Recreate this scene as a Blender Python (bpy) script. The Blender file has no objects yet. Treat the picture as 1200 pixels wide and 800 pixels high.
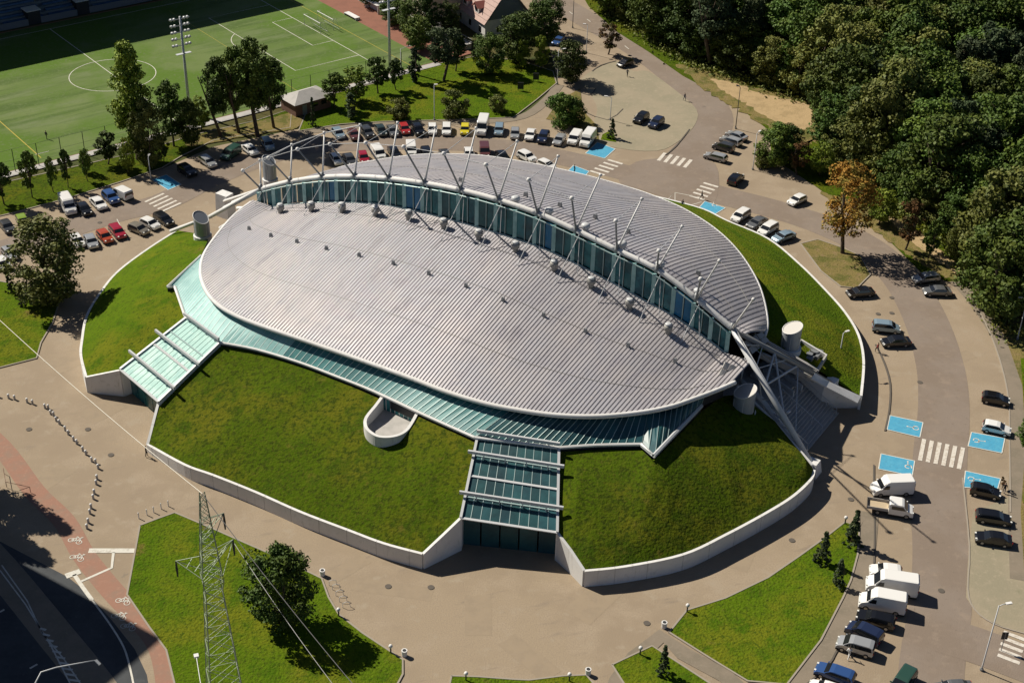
import bpy, math, random
import numpy as np
from mathutils import Vector, Matrix
random.seed(7)
S = bpy.context.scene
COL = S.collection
R = math.radians

# ------------------------------------------------------------ camera
FPX, TH, ROLL, CH = 1684.55, 0.564849, 0.0275276, 120.119
fw = np.array([0, math.cos(TH), -math.sin(TH)])
r0 = np.array([1.0, 0, 0]); u0 = np.cross(r0, fw)
rr = math.cos(ROLL)*r0 + math.sin(ROLL)*u0
uu = -math.sin(ROLL)*r0 + math.cos(ROLL)*u0
CP = np.array([0, 0, CH])
cd = bpy.data.cameras.new('camera'); cam = bpy.data.objects.new('camera', cd); COL.objects.link(cam)
cd.sensor_width = 36; cd.lens = 36*FPX/1200; cd.clip_start = 1; cd.clip_end = 3000
cam.matrix_world = Matrix(((rr[0], uu[0], -fw[0], 0), (rr[1], uu[1], -fw[1], 0), (rr[2], uu[2], -fw[2], CH), (0, 0, 0, 1)))
S.camera = cam

# ------------------------------------------------------------ light
SUN_AZ, SUN_EL = -31.5, 43.0          # the direction shadows run, and the height of the sun
w = bpy.data.worlds.new('World'); S.world = w; w.use_nodes = True
nt = w.node_tree; nt.nodes.clear()
sky = nt.nodes.new('ShaderNodeTexSky'); sky.sky_type = 'NISHITA'; sky.sun_disc = False
sky.sun_elevation = R(SUN_EL); sky.air_density = .5; sky.dust_density = .3
sdir = (-math.cos(R(SUN_AZ)), -math.sin(R(SUN_AZ)))       # towards the sun, in plan
sky.sun_rotation = math.atan2(sdir[0], sdir[1])
bg = nt.nodes.new('ShaderNodeBackground'); bg.inputs[1].default_value = 0.05
wo = nt.nodes.new('ShaderNodeOutputWorld')
nt.links.new(sky.outputs[0], bg.inputs[0]); nt.links.new(bg.outputs[0], wo.inputs[0])
sl = bpy.data.lights.new('sun', 'SUN'); sl.energy = 5.0; sl.angle = R(0.5); sl.color = (1, 0.93, 0.80)
so = bpy.data.objects.new('sun', sl); COL.objects.link(so)
tosun = Vector((sdir[0]*math.cos(R(SUN_EL)), sdir[1]*math.cos(R(SUN_EL)), math.sin(R(SUN_EL))))
so.rotation_euler = tosun.to_track_quat('Z', 'Y').to_euler(); so.location = tosun*300
S.view_settings.view_transform = 'Standard'; S.view_settings.look = 'None'
S.view_settings.exposure = 0.34; S.view_settings.gamma = 1
S.cycles.max_bounces = 6; S.cycles.caustics_reflective = False; S.cycles.caustics_refractive = False

# ------------------------------------------------------------ geometry helpers
def at(px, py, z=0.0):
    d = fw + rr*(px-600)/FPX - uu*(py-400)/FPX
    t = (CH-z)/-d[2]
    g = CP + d*t
    return Vector((g[0], g[1], z))
def on_plane(px, py, p0, n):
    d = fw + rr*(px-600)/FPX - uu*(py-400)/FPX
    p0 = np.array(p0, float); n = np.array(n, float)
    return Vector(CP + d*(((p0-CP) @ n)/(d @ n)))
def proj(p):
    d = np.array(p) - CP; z = d @ fw
    return 600+FPX*(d @ rr)/z, 400-FPX*(d @ uu)/z
AX = R(-32.6)
EE = Vector((math.cos(AX), math.sin(AX), 0)); NN = Vector((-EE[1], EE[0], 0)); C0 = Vector((-5.4, 191.9, 0))
def stz(s, t, z=0.0):
    p = C0 + EE*s + NN*t; return Vector((p[0], p[1], z))
def to_st(p):
    d = Vector((p[0], p[1], 0)) - C0; return d.dot(EE), d.dot(NN)
def catmull(P, n=6, closed=False):
    P = [Vector(p) for p in P]; out = []; m = len(P)
    for i in range(m if closed else m-1):
        a = P[(i-1) % m] if closed or i > 0 else P[0]; b = P[i]; c = P[(i+1) % m]
        d = P[(i+2) % m] if closed or i+2 < m else P[-1]
        for k in range(n):
            t = k/n
            out.append(0.5*((2*b)+(c-a)*t+(2*a-5*b+4*c-d)*t*t+(3*b-a-3*c+d)*t**3))
    if not closed: out.append(P[-1].copy())
    return out
def resample(P, n):
    P = [Vector(p) for p in P]; L = [0]
    for a, b in zip(P, P[1:]): L.append(L[-1]+(b-a).length)
    out = []; j = 0
    for i in range(n):
        d = L[-1]*i/(n-1)
        while j < len(P)-2 and L[j+1] < d: j += 1
        t = (d-L[j])/max(1e-9, L[j+1]-L[j]); out.append(P[j].lerp(P[j+1], t))
    return out

class MB:
    def __init__(s): s.v = []; s.f = []; s.m = []
    def face(s, idx, m=0): s.f.append(idx); s.m.append(m)
    def add(s, vs, fs, m=0):
        o = len(s.v); s.v += [tuple(v) for v in vs]
        for f in fs: s.f.append([o+i for i in f]); s.m.append(m)
    def box(s, c, size, rz=0, m=0, top=1.0):
        hx, hy, hz = size[0]/2, size[1]/2, size[2]/2; cs, sn = math.cos(rz), math.sin(rz); vs = []
        for z, k in ((-hz, 1), (hz, top)):
            for x, y in ((-hx, -hy), (hx, -hy), (hx, hy), (-hx, hy)):
                x, y = x*k, y*k; vs.append((c[0]+x*cs-y*sn, c[1]+x*sn+y*cs, c[2]+z))
        s.add(vs, [(3, 2, 1, 0), (4, 5, 6, 7), (0, 1, 5, 4), (1, 2, 6, 5), (2, 3, 7, 6), (3, 0, 4, 7)], m)
    def prism(s, pts, z0, z1, m=0):
        n = len(pts); vs = [(p[0], p[1], z0) for p in pts]+[(p[0], p[1], z1) for p in pts]
        s.add(vs, [list(range(n))[::-1], list(range(n, 2*n))]+[(i, (i+1) % n, n+(i+1) % n, n+i) for i in range(n)], m)
    def slab(s, q, th, m=0):
        q = [Vector(p) for p in q]; nn = (q[1]-q[0]).cross(q[-1]-q[0]).normalized()
        if nn.z < 0: nn = -nn
        n = len(q); vs = q+[p-nn*th for p in q]
        s.add(vs, [list(range(n)), list(range(n, 2*n))[::-1]]+[(i, n+i, n+(i+1) % n, (i+1) % n) for i in range(n)], m)
    def tube(s, pts, r, n=8, m=0, cap=True):
        pts = [Vector(p) for p in pts]; rs = r if isinstance(r, (list, tuple)) else [r]*len(pts); o = len(s.v)
        for i, p in enumerate(pts):
            d = (pts[min(i+1, len(pts)-1)]-pts[max(i-1, 0)]).normalized()
            a = d.cross(Vector((0, 0, 1)));
            if a.length < 1e-3: a = Vector((1, 0, 0))
            a.normalize(); b = d.cross(a)
            for k in range(n):
                t = 2*math.pi*(k+0.5)/n; s.v.append(tuple(p+(a*math.cos(t)+b*math.sin(t))*rs[i]))
        for i in range(len(pts)-1):
            for k in range(n): s.face([o+i*n+k, o+i*n+(k+1) % n, o+(i+1)*n+(k+1) % n, o+(i+1)*n+k], m)
        if cap:
            s.face([o+k for k in range(n)][::-1], m); s.face([o+(len(pts)-1)*n+k for k in range(n)], m)
    def bar(s, a, b, wd, ht, m=0):       # rectangular bar
        a, b = Vector(a), Vector(b); d = (b-a).normalized(); sd = d.cross(Vector((0, 0, 1)))
        if sd.length < 1e-3: sd = Vector((1, 0, 0))
        sd.normalize(); up = sd.cross(d); vs = []
        for p in (a, b):
            for i, j in ((-1, -1), (1, -1), (1, 1), (-1, 1)): vs.append(p+sd*wd/2*i+up*ht/2*j)
        s.add(vs, [(0, 1, 2, 3), (7, 6, 5, 4), (0, 4, 5, 1), (1, 5, 6, 2), (2, 6, 7, 3), (3, 7, 4, 0)], m)
    def ball(s, c, r, n=8, m=0, sz=1.0):
        o = len(s.v); k = n//2
        for i in range(1, k):
            for j in range(n):
                a, b = math.pi*i/k, 2*math.pi*j/n
                s.v.append((c[0]+r*math.sin(a)*math.cos(b), c[1]+r*math.sin(a)*math.sin(b), c[2]+r*sz*math.cos(a)))
        s.v += [(c[0], c[1], c[2]+r*sz), (c[0], c[1], c[2]-r*sz)]; T = len(s.v)-2; B = T+1
        for i in range(k-2):
            for j in range(n): s.face([o+i*n+j, o+(i+1)*n+j, o+(i+1)*n+(j+1) % n, o+i*n+(j+1) % n], m)
        for j in range(n):
            s.face([T, o+j, o+(j+1) % n], m); s.face([B, o+(k-2)*n+(j+1) % n, o+(k-2)*n+j], m)
    def mesh(s, name, mats, smooth=False):
        me = bpy.data.meshes.new(name); me.from_pydata(s.v, [], s.f)
        for mt in (mats if isinstance(mats, (list, tuple)) else [mats]): me.materials.append(mt)
        me.polygons.foreach_set('material_index', s.m)
        if smooth: me.shade_smooth()
        me.update(); return me
    def build(s, name, mats, parent=None, smooth=False):
        return link(name, s.mesh(name, mats, smooth), parent)
def link(name, me, parent=None, loc=None, rz=0):
    o = bpy.data.objects.new(name, me); COL.objects.link(o)
    if parent is not None: o.parent = parent
    if loc is not None: o.location = loc
    if rz: o.rotation_euler = (0, 0, rz)
    return o
def tag(o, label, cat, group=None, kind=None):
    if label: o['label'] = label
    if cat: o['category'] = cat
    if group: o['group'] = group
    if kind: o['kind'] = kind
    return o
def thing(name, label, cat, loc=(0, 0, 0), rz=0, group=None):
    o = bpy.data.objects.new(name, None); COL.objects.link(o); o.location = loc; o.rotation_euler = (0, 0, rz)
    o.empty_display_size = 0.5
    return tag(o, label, cat, group)

# ------------------------------------------------------------ materials
def mat(name, col, rough=0.7, metal=0.0, spec=0.5, var=None, scale=0.3, bump=0.0, bscale=4.0, emit=None, rand=0.0, coat=0.0, stretch=None):
    m = bpy.data.materials.new(name); m.use_nodes = True; N = m.node_tree.nodes; L = m.node_tree.links
    b = N['Principled BSDF']; b.inputs['Roughness'].default_value = rough; b.inputs['Metallic'].default_value = metal
    b.inputs['Specular IOR Level'].default_value = spec; b.inputs['Base Color'].default_value = (*col, 1)
    b.inputs['Coat Weight'].default_value = coat; b.inputs['Coat Roughness'].default_value = .12
    src = None
    if var:
        geo = N.new('ShaderNodeNewGeometry'); cols = [col]+list(var); cur = None
        for i, (c, sc, lo, hi) in enumerate(var):
            n = N.new('ShaderNodeTexNoise'); n.inputs['Scale'].default_value = sc; n.inputs['Detail'].default_value = 5; n.inputs['Roughness'].default_value = 0.65
            mp = N.new('ShaderNodeMapping'); mp.inputs['Location'].default_value = (i*17.3, i*7.1, 0)
            if stretch and i in stretch: mp.vector_type = 'TEXTURE'; mp.inputs['Rotation'].default_value = (0, 0, stretch[i][0]); mp.inputs['Scale'].default_value = stretch[i][1]
            L.new(geo.outputs['Position'], mp.inputs[0]); L.new(mp.outputs[0], n.inputs['Vector'])
            rp = N.new('ShaderNodeMapRange'); rp.inputs['From Min'].default_value = lo; rp.inputs['From Max'].default_value = hi
            rp.interpolation_type = 'SMOOTHSTEP'
            L.new(n.outputs[0], rp.inputs[0]); mx = N.new('ShaderNodeMix'); mx.data_type = 'RGBA'
            L.new(rp.outputs[0], mx.inputs[0])
            if cur is None: mx.inputs[6].default_value = (*col, 1)
            else: L.new(cur, mx.inputs[6])
            mx.inputs[7].default_value = (*c, 1); cur = mx.outputs[2]
        src = cur
    if rand:
        oi = N.new('ShaderNodeObjectInfo'); mr = N.new('ShaderNodeMapRange')
        mr.inputs['To Min'].default_value = 1-rand; mr.inputs['To Max'].default_value = 1+rand
        L.new(oi.outputs['Random'], mr.inputs[0]); hs = N.new('ShaderNodeHueSaturation')
        h2 = N.new('ShaderNodeMath'); h2.operation = 'MULTIPLY_ADD'; h2.inputs[1].default_value = 37.7; h2.inputs[2].default_value = 0
        L.new(oi.outputs['Random'], h2.inputs[0]); fr = N.new('ShaderNodeMath'); fr.operation = 'FRACT'; L.new(h2.outputs[0], fr.inputs[0])
        mh = N.new('ShaderNodeMapRange'); mh.inputs['To Min'].default_value = 0.5-rand*0.035; mh.inputs['To Max'].default_value = 0.5+rand*0.05
        L.new(fr.outputs[0], mh.inputs[0]); L.new(mh.outputs[0], hs.inputs['Hue'])
        L.new(mr.outputs[0], hs.inputs['Value'])
        if src: L.new(src, hs.inputs['Color'])
        else: hs.inputs['Color'].default_value = (*col, 1)
        src = hs.outputs[0]
    if src: L.new(src, b.inputs['Base Color'])
    if bump:
        geo = N.new('ShaderNodeNewGeometry'); n = N.new('ShaderNodeTexNoise'); n.inputs['Scale'].default_value = bscale; n.inputs['Detail'].default_value = 4
        L.new(geo.outputs['Position'], n.inputs['Vector']); bp = N.new('ShaderNodeBump'); bp.inputs['Strength'].default_value = bump; bp.inputs['Distance'].default_value = 0.3
        L.new(n.outputs[0], bp.inputs['Height']); L.new(bp.outputs[0], b.inputs['Normal'])
    if emit: b.inputs['Emission Color'].default_value = (*emit, 1); b.inputs['Emission Strength'].default_value = 1
    return m
M = {}
M['paving'] = mat('paving', (.305, .236, .158), .9, var=[((.265, .203, .137), .045, .40, .58), ((.325, .255, .178), .13, .47, .66), ((.205, .162, .12), .55, .58, .76), ((.262, .205, .145), 5, .4, .7), ((.18, .15, .115), .3, .66, .76), ((.31, .25, .18), .35, .55, .7)], bump=.15, bscale=6, stretch={2: (R(20), (4, 1, 1))})
M['patch'] = mat('patch', (.288, .223, .151), .9, var=[((.262, .204, .14), .6, .4, .65), ((.285, .225, .16), 3, .5, .7)])
M['court'] = mat('court', (.29, .245, .17), .9, var=[((.25, .22, .15), .12, .4, .62), ((.32, .27, .19), 1.1, .5, .75), ((.22, .2, .13), .4, .6, .75)], bump=.1)
M['asphalt'] = mat('asphalt', (.218, .174, .14), .9, var=[((.198, .153, .118), .1, .4, .6), ((.25, .195, .15), .5, .5, .75), ((.17, .135, .105), 1.4, .56, .75), ((.15, .12, .1), .3, .64, .76)], bump=.15, bscale=7)
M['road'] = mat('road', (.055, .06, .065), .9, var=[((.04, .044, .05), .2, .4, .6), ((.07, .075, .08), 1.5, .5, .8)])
M['footway'] = mat('footway', (.215, .175, .13), .9, var=[((.18, .15, .11), .3, .4, .65), ((.24, .2, .15), 2, .5, .8)])
M['grass'] = mat('grass', (.060, .098, .004), 1, spec=.05, var=[((.105, .110, .008), .08, .46, .64), ((.040, .074, .004), .22, .5, .66), ((.110, .10, .016), .5, .58, .76), ((.034, .052, .005), 1.6, .47, .62), ((.085, .090, .012), 4.5, .5, .7)], bump=.6, bscale=2.6)
M['lawn'] = mat('lawn', (.078, .132, .005), 1, spec=.05, var=[((.125, .142, .009), .07, .44, .6), ((.052, .104, .004), .3, .48, .66), ((.15, .115, .03), .2, .62, .74), ((.045, .072, .006), 2.0, .5, .66), ((.095, .12, .012), 5, .5, .7)], bump=.8, bscale=3)
M['dry'] = mat('dry', (.19, .15, .055), 1, spec=.1, var=[((.11, .11, .03), .3, .45, .6), ((.23, .165, .085), .8, .5, .7), ((.09, .085, .025), 2, .55, .7)], bump=.5)
M['sand'] = mat('sand', (.40, .29, .16), 1, spec=.1, var=[((.33, .24, .13), .3, .45, .65), ((.24, .19, .10), 1.2, .55, .75)], bump=.3)
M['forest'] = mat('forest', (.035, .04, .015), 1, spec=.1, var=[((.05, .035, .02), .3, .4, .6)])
M['turf'] = mat('turf', (.108, .160, .042), .95, spec=.15, var=[((.135, .180, .060), .045, .42, .58), ((.075, .118, .030), .22, .47, .62), ((.15, .185, .085), .16, .5, .68), ((.085, .15, .020), .03, .46, .6), ((.12, .16, .06), 1.5, .5, .7)], bump=.1, stretch={1: (R(38.6), (9, 1, 1)), 2: (R(38.6), (5, 1, 1))})
M['track'] = mat('track', (.24, .10, .065), .95, var=[((.20, .085, .055), .4, .4, .7)])
M['red'] = mat('red', (.29, .155, .108), .95, var=[((.255, .165, .12), .5, .4, .7), ((.36, .2, .14), 2, .5, .8)])
M['line'] = mat('line', (.60, .58, .52), .9, var=[((.45, .42, .36), 1.5, .5, .68), ((.33, .3, .25), 6, .58, .72)])
M['dimline'] = mat('dimline', (.42, .42, .32), .9)
M['yline'] = mat('yline', (.42, .33, .05), .9)
M['zebra'] = mat('zebra', (.60, .56, .50), .9, var=[((.45, .39, .32), 1.8, .47, .66), ((.33, .27, .21), 5, .58, .72)])
M['blue'] = mat('blue', (.055, .30, .47), .85, var=[((.075, .34, .50), .9, .4, .65), ((.05, .23, .37), 2.5, .52, .72), ((.15, .25, .30), 6, .6, .75)])
M['kerb'] = mat('kerb', (.30, .26, .21), .9)
M['darkkerb'] = mat('darkkerb', (.10, .085, .07), .9)
M['white'] = mat('white', (.70, .69, .68), .7, var=[((.56, .55, .53), 1.2, .5, .72), ((.64, .63, .61), .1, .4, .6), ((.50, .49, .46), 1.6, .58, .75)], stretch={2: (0, (1, 1, 6))})
M['joint'] = mat('joint', (.30, .295, .29), .9)
M['concrete'] = mat('concrete', (.42, .40, .38), .85, var=[((.34, .33, .31), .6, .4, .7)])
M['steel'] = mat('steel', (.50, .51, .52), .45, .0, .5)
M['cowl'] = mat('cowl', (.30, .29, .27), .6, .2)
M['grey'] = mat('grey', (.22, .23, .24), .5, .3)
M['dark'] = mat('dark', (.02, .022, .025), .6)
M['roof'] = mat('roof', (.445, .435, .465), .5, .22, .5, var=[((.52, .485, .485), .05, .4, .6), ((.39, .37, .40), .8, .46, .72), ((.50, .47, .47), 2.0, .5, .7), ((.36, .34, .36), .5, .56, .74)], rand=.04, stretch={1: (R(57.4), (14, 1, 1)), 3: (R(57.4), (5, 1, 1))})
M['deck'] = mat('deck', (.25, .24, .26), .7)
M['glass'] = mat('glass', (.05, .20, .20), .42, .0, .5, var=[((.035, .155, .16), .35, .4, .65)], rand=.14)
M['canopy_glass'] = mat('canopy_glass', (.02, .085, .095), .42, .0, .45, var=[((.012, .05, .06), .25, .4, .65)], rand=.25)
M['sheen_glass'] = mat('sheen_glass', (.20, .41, .40), .55, .0, .35, var=[((.30, .52, .50), .25, .4, .62), ((.17, .37, .37), .8, .55, .75)], rand=.05)  # sky and sun sheen of the left ring panes, put into a paler colour
M['mint_sheen_glass'] = mat('mint_sheen_glass', (.30, .52, .47), .58, .0, .35, var=[((.42, .62, .56), .3, .42, .6), ((.20, .42, .39), .9, .5, .68)], rand=.04, stretch={1: (R(57.4), (4, 1, 1))})  # sun glare on the left canopy, put into a pale mint colour
M['mullion'] = mat('mullion', (.36, .47, .46), .5, .2)
M['clear'] = mat('clear', (.028, .165, .175), .25, .0, .5, rand=.35, var=[((.016, .09, .105), .4, .4, .6)])
M['blueglass'] = mat('blueglass', (.015, .16, .30), .2, 0, .5, var=[((.01, .18, .36), .5, .45, .65)])
M['teal'] = mat('teal', (.32, .52, .51), .4, .1, var=[((.17, .35, .35), .6, .4, .7)])
M['leaf'] = mat('leaf', (.062, .104, .012), .65, spec=.25, var=[((.098, .132, .016), .3, .43, .62), ((.038, .07, .012), 1.2, .5, .7)], rand=.4)
M['leaf_bright'] = mat('leaf_bright', (.19, .24, .018), .65, spec=.3, var=[((.10, .15, .013), .6, .45, .65)], rand=.2)
M['leaf_olive'] = mat('leaf_olive', (.145, .155, .026), .65, spec=.3, var=[((.085, .11, .02), .6, .45, .65)], rand=.25)
M['needle'] = mat('needle', (.048, .072, .03), .75, spec=.25, var=[((.075, .095, .035), .6, .45, .65)], rand=.25)
M['autumn'] = mat('autumn', (.33, .165, .026), .75, spec=.2, var=[((.20, .17, .03), .35, .44, .6), ((.31, .17, .035), 1.1, .5, .7)], rand=.1)
M['brownleaf'] = mat('brownleaf', (.12, .06, .022), .8, spec=.2, var=[((.07, .07, .02), .5, .45, .6)])
M['bark'] = mat('bark', (.09, .065, .045), .95, bump=.5)
M['pylon'] = mat('pylon', (.30, .35, .25), .6, .3)
M['wire'] = mat('wire', (.55, .52, .45), .5, .3)
M['darkwire'] = mat('darkwire', (.10, .10, .10), .5, .3)
M['seat'] = mat('seat', (.03, .09, .20), .6, var=[((.05, .12, .25), 1, .4, .6)])
M['tyre'] = mat('tyre', (.015, .015, .015), .8)
M['rim'] = mat('rim', (.35, .35, .36), .35, .7)
M['window'] = mat('window', (.012, .014, .017), .08, 0, .8)
M['lamp_lens'] = mat('lamp_lens', (.75, .75, .72), .2)
M['tail'] = mat('tail', (.35, .01, .01), .3)
M['brick'] = mat('brick', (.16, .085, .06), .9)
M['redroof'] = mat('redroof', (.42, .15, .12), .8, var=[((.35, .12, .09), .8, .4, .7)])
M['pinkroof'] = mat('pinkroof', (.46, .32, .28), .8, var=[((.4, .27, .23), .8, .4, .7)])
M['cream'] = mat('cream', (.58, .50, .36), .85)
M['bluegrey'] = mat('bluegrey', (.14, .17, .19), .8)
M['skin'] = mat('skin', (.45, .28, .2), .6)
PAINT = {}
def paint(name, col, metal=0.0):
    if name not in PAINT: PAINT[name] = mat('paint_'+name, col, .28, metal, .5, coat=.7)
    return PAINT[name]
for n, c, mt in (('white', (.74, .73, .71), 0), ('silver', (.42, .43, .44), .4), ('grey', (.16, .165, .17), .4), ('dark_grey', (.06, .063, .068), .3), ('black', (.006, .006, .007), 0),
                 ('navy', (.018, .028, .07), .2), ('blue', (.04, .10, .28), .3), ('light_blue', (.26, .36, .44), .3), ('red', (.42, .03, .03), .1), ('dark_red', (.22, .03, .025), .2),
                 ('crimson', (.33, .012, .03), .1), ('orange_red', (.42, .06, .02), .1), ('yellow', (.62, .52, .02), 0), ('green', (.20, .30, .03), 0), ('dark_green', (.03, .08, .06), .2), ('maroon', (.13, .045, .045), .2), ('bronze', (.28, .25, .2), .4), ('dark_teal', (.03, .05, .05), .2)):
    paint(n, c, mt)

# ------------------------------------------------------------ the ground and everything painted on it
def sheet(name, pts, z, m, smooth=0, st=False, rag=0):
    P = [stz(p[0], p[1]) if st else at(p[0], p[1]) for p in pts]
    if smooth: P = catmull(P, smooth*(3 if rag else 1), True)
    if rag: rr3 = random.Random(len(P)); P = [p+Vector((rr3.gauss(0, rag), rr3.gauss(0, rag), 0)) for p in P]
    b = MB(); b.add([(p[0], p[1], z) for p in P], [list(range(len(P)))])
    me = b.mesh(name, M[m])
    if me.polygons[0].normal.z < 0: me.flip_normals()
    o = link(name, me); o['kind'] = 'structure'; return o
def strip(name, pts, wd, z, m, smooth=4, h=0.0, world=False, kind='structure', parent=None):
    P = [Vector(p) for p in pts] if world else [at(*p) for p in pts]
    if smooth: P = catmull(P, smooth)
    b = MB(); Lf, Rt = [], []
    for i, p in enumerate(P):
        d = (P[min(i+1, len(P)-1)]-P[max(i-1, 0)]); d.z = 0; d.normalize(); n = Vector((-d.y, d.x, 0))*wd/2
        Lf.append(p+n); Rt.append(p-n)
    n = len(P); vs = [(q.x, q.y, z+h) for q in Lf]+[(q.x, q.y, z+h) for q in Rt]
    fs = [(n+i, n+i+1, i+1, i) for i in range(n-1)]
    if h:
        vs += [(q.x, q.y, z) for q in Lf]+[(q.x, q.y, z) for q in Rt]
        fs += [(i, i+1, 2*n+i+1, 2*n+i) for i in range(n-1)]+[(3*n+i, 3*n+i+1, n+i+1, n+i) for i in range(n-1)]
        fs += [(0, 2*n, 3*n, n), (n-1, 2*n-1, 4*n-1, 3*n-1)]
    b.add(vs, fs); o = b.build(name, M[m], parent)
    if kind: o['kind'] = kind
    return o
def grassbed(name, pts, m='lawn', kerb=True, z=0.10, smooth=0):
    P = [at(*p) for p in pts]
    if smooth: P = catmull(P, smooth, True)
    b = MB(); b.prism(P, -0.3, z); o = b.build(name, M[m]); o['kind'] = 'structure'
    if kerb: strip('kerb', P+[P[0]], 0.22, 0.02, 'kerb', 0, h=z+0.03, world=True)

b = MB(); b.add([(-1500, -1200, -0.05), (1500, -1200, -0.05), (1500, 2600, -0.05), (-1500, 2600, -0.05)], [(0, 1, 2, 3)])
o = b.build('ground', mat('land', (.07, .085, .03), 1, spec=.1, var=[((.09, .08, .03), .02, .4, .6), ((.04, .06, .02), .1, .5, .7)])); o['kind'] = 'structure'
sheet('paving', [(-420, 330), (-150, 262), (15, 250), (75, 234), (140, 214), (190, 198), (250, 172), (345, 152), (400, 147), (560, 141), (612, 136), (655, 100), (640, 40), (590, -20), (560, -60), (700, -60), (720, 20), (800, 72), (900, 130), (935, 165), (1000, 200), (1100, 280), (1150, 345), (1190, 400), (1240, 520), (1330, 900), (1300, 1150), (-500, 1150), (-700, 700)], 0.0, 'paving')
# driving lanes
strip('road', [(590, -60), (640, -8), (672, 14), (707, 34), (755, 62), (800, 96), (832, 124), (835, 150), (812, 176), (786, 205)], 8.0, 0.012, 'asphalt')
strip('road', [(770, 205), (830, 225), (900, 243), (960, 262), (1015, 288), (1058, 328), (1085, 375), (1102, 430), (1106, 480), (1102, 530), (1100, 590), (1104, 650), (1102, 710), (1092, 780), (1090, 860), (1100, 1000)], 7.4, 0.018, 'asphalt')
strip('road', [(800, 220), (757, 209), (711, 197), (650, 183), (590, 172), (520, 168), (440, 168), (360, 172), (300, 188), (240, 212), (190, 237), (130, 252), (60, 275), (-20, 300), (-200, 360)], 6.6, 0.024, 'asphalt')
strip('road', [(1100, 742), (1145, 756), (1210, 780), (1300, 812)], 6.4, 0.03, 'asphalt', 3)
sheet('junction', [(745, 190), (790, 186), (838, 192), (836, 240), (795, 236), (750, 222), (725, 212)], 0.036, 'asphalt', 4)
sheet('parking_court', [(693, 84), (724, 72), (742, 84), (760, 84), (790, 105), (816, 128), (814, 147), (795, 166), (770, 177), (725, 174), (692, 162), (700, 130), (690, 108), (680, 96)], 0.042, 'court', 3)
sheet('parking_court', [(1140, 600), (1134, 660), (1132, 700), (1148, 722), (1180, 736), (1240, 752), (1280, 700), (1240, 590), (1200, 575)], 0.042, 'court')
strip('kerb', [(1128, 560), (1136, 640), (1134, 690), (1142, 714), (1165, 731), (1200, 742), (1260, 758)], .18, 0.0, 'kerb', 3, h=.1)
strip('kerb', [(780, 182), (792, 172), (808, 152)], .25, 0.0, 'darkkerb', 2, h=.13)
strip('kerb', [(694, 84), (704, 77), (722, 72)], .25, 0.0, 'darkkerb', 2, h=.13)
strip('kerb', [(666, 103), (690, 112), (698, 104)], .2, 0.0, 'darkkerb', 2, h=.1)
strip('kerb', [(684, 131), (712, 141), (730, 128)], .2, 0.0, 'darkkerb', 2, h=.1)
strip('kerb', [(1026, 404), (1036, 425), (1043, 450), (1042, 480), (1037, 505)], .25, 0.0, 'darkkerb', 3, h=.13)
strip('kerb', [(1024, 545), (1024, 580), (1025, 620), (1024, 660)], .22, 0.0, 'darkkerb', 3, h=.13)
strip('kerb', [(1008, 715), (1000, 735), (982, 760), (970, 780), (940, 806)], .22, 0.0, 'darkkerb', 3, h=.13)
strip('kerb', [(1140, 350), (1160, 390), (1174, 430), (1182, 470), (1183, 520), (1184, 600)], .2, 0.0, 'kerb', 4, h=.1)
strip('footway', [(1095, 300), (1140, 350), (1172, 398), (1190, 450), (1194, 520), (1193, 600), (1196, 680)], 2.6, 0.048, 'footway', 4)
strip('footway', [(1018, 600), (1013, 650), (1002, 700), (975, 752), (935, 800), (900, 850)], 2.6, 0.05, 'footway', 4)
strip('footway', [(708, 850), (725, 797), (745, 770), (775, 745), (800, 765), (850, 792), (890, 830)], 2.2, 0.06, 'footway', 0)
strip('footway', [(655, 100), (640, 118), (612, 137), (560, 143), (480, 144), (400, 150), (345, 158), (310, 175)], 2.2, 0.052, 'footway', 4)
# grass and verges
grassbed('lawn', [(-260, 305), (-20, 258), (15, 250), (75, 234), (140, 214), (190, 197), (215, 182), (250, 165), (340, 150), (342, 128), (300, 142), (230, 158), (165, 178), (100, 193), (47, 205), (-20, 220), (-260, 270)], 'grass')
sheet('bare_earth', [(222, 172), (300, 158), (350, 150), (352, 128), (330, 136), (296, 144), (230, 160)], .125, 'dry', 3, rag=.2)
grassbed('lawn', [(350, 154), (400, 146), (450, 143), (560, 140), (602, 138), (628, 118), (652, 98), (648, 84), (610, 72), (560, 66), (520, 74), (500, 78), (440, 98), (365, 117)], 'lawn')
grassbed('lawn', [(-260, 320), (-60, 322), (0, 330), (40, 338), (70, 353), (62, 378), (48, 402), (43, 420), (0, 431), (-120, 452), (-300, 470)], 'lawn')
grassbed('lawn', [(164, 616), (185, 608), (205, 601), (250, 620), (277, 632), (330, 655), (377, 678), (385, 700), (397, 720), (425, 742), (472, 773), (472, 790), (440, 850), (430, 950), (215, 950), (208, 815), (195, 762), (175, 735), (149, 697)], 'lawn')
grassbed('lawn', [(529, 792), (560, 793), (600, 796), (620, 797), (660, 792), (687, 791), (697, 803), (705, 840), (520, 840)], 'lawn')
grassbed('lawn', [(717, 779), (764, 757), (800, 780), (832, 801), (870, 830), (745, 835), (731, 801)], 'lawn')
grassbed('lawn', [(784, 741), (805, 715), (850, 701), (900, 677), (935, 653), (967, 630), (990, 612), (1007, 618), (1005, 650), (997, 680), (988, 700), (962, 750), (922, 802), (876, 798), (830, 770)], 'lawn')
grassbed('verge', [(938, 286), (958, 281), (985, 290), (1008, 300), (1020, 322), (1004, 338), (985, 336), (962, 318)], 'dry')
grassbed('verge', [(1090, 285), (1145, 340), (1178, 395), (1198, 452), (1202, 520), (1196, 600), (1202, 700), (1330, 800), (1330, 250), (1180, 200)], 'dry', kerb=False, z=.07)
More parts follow.
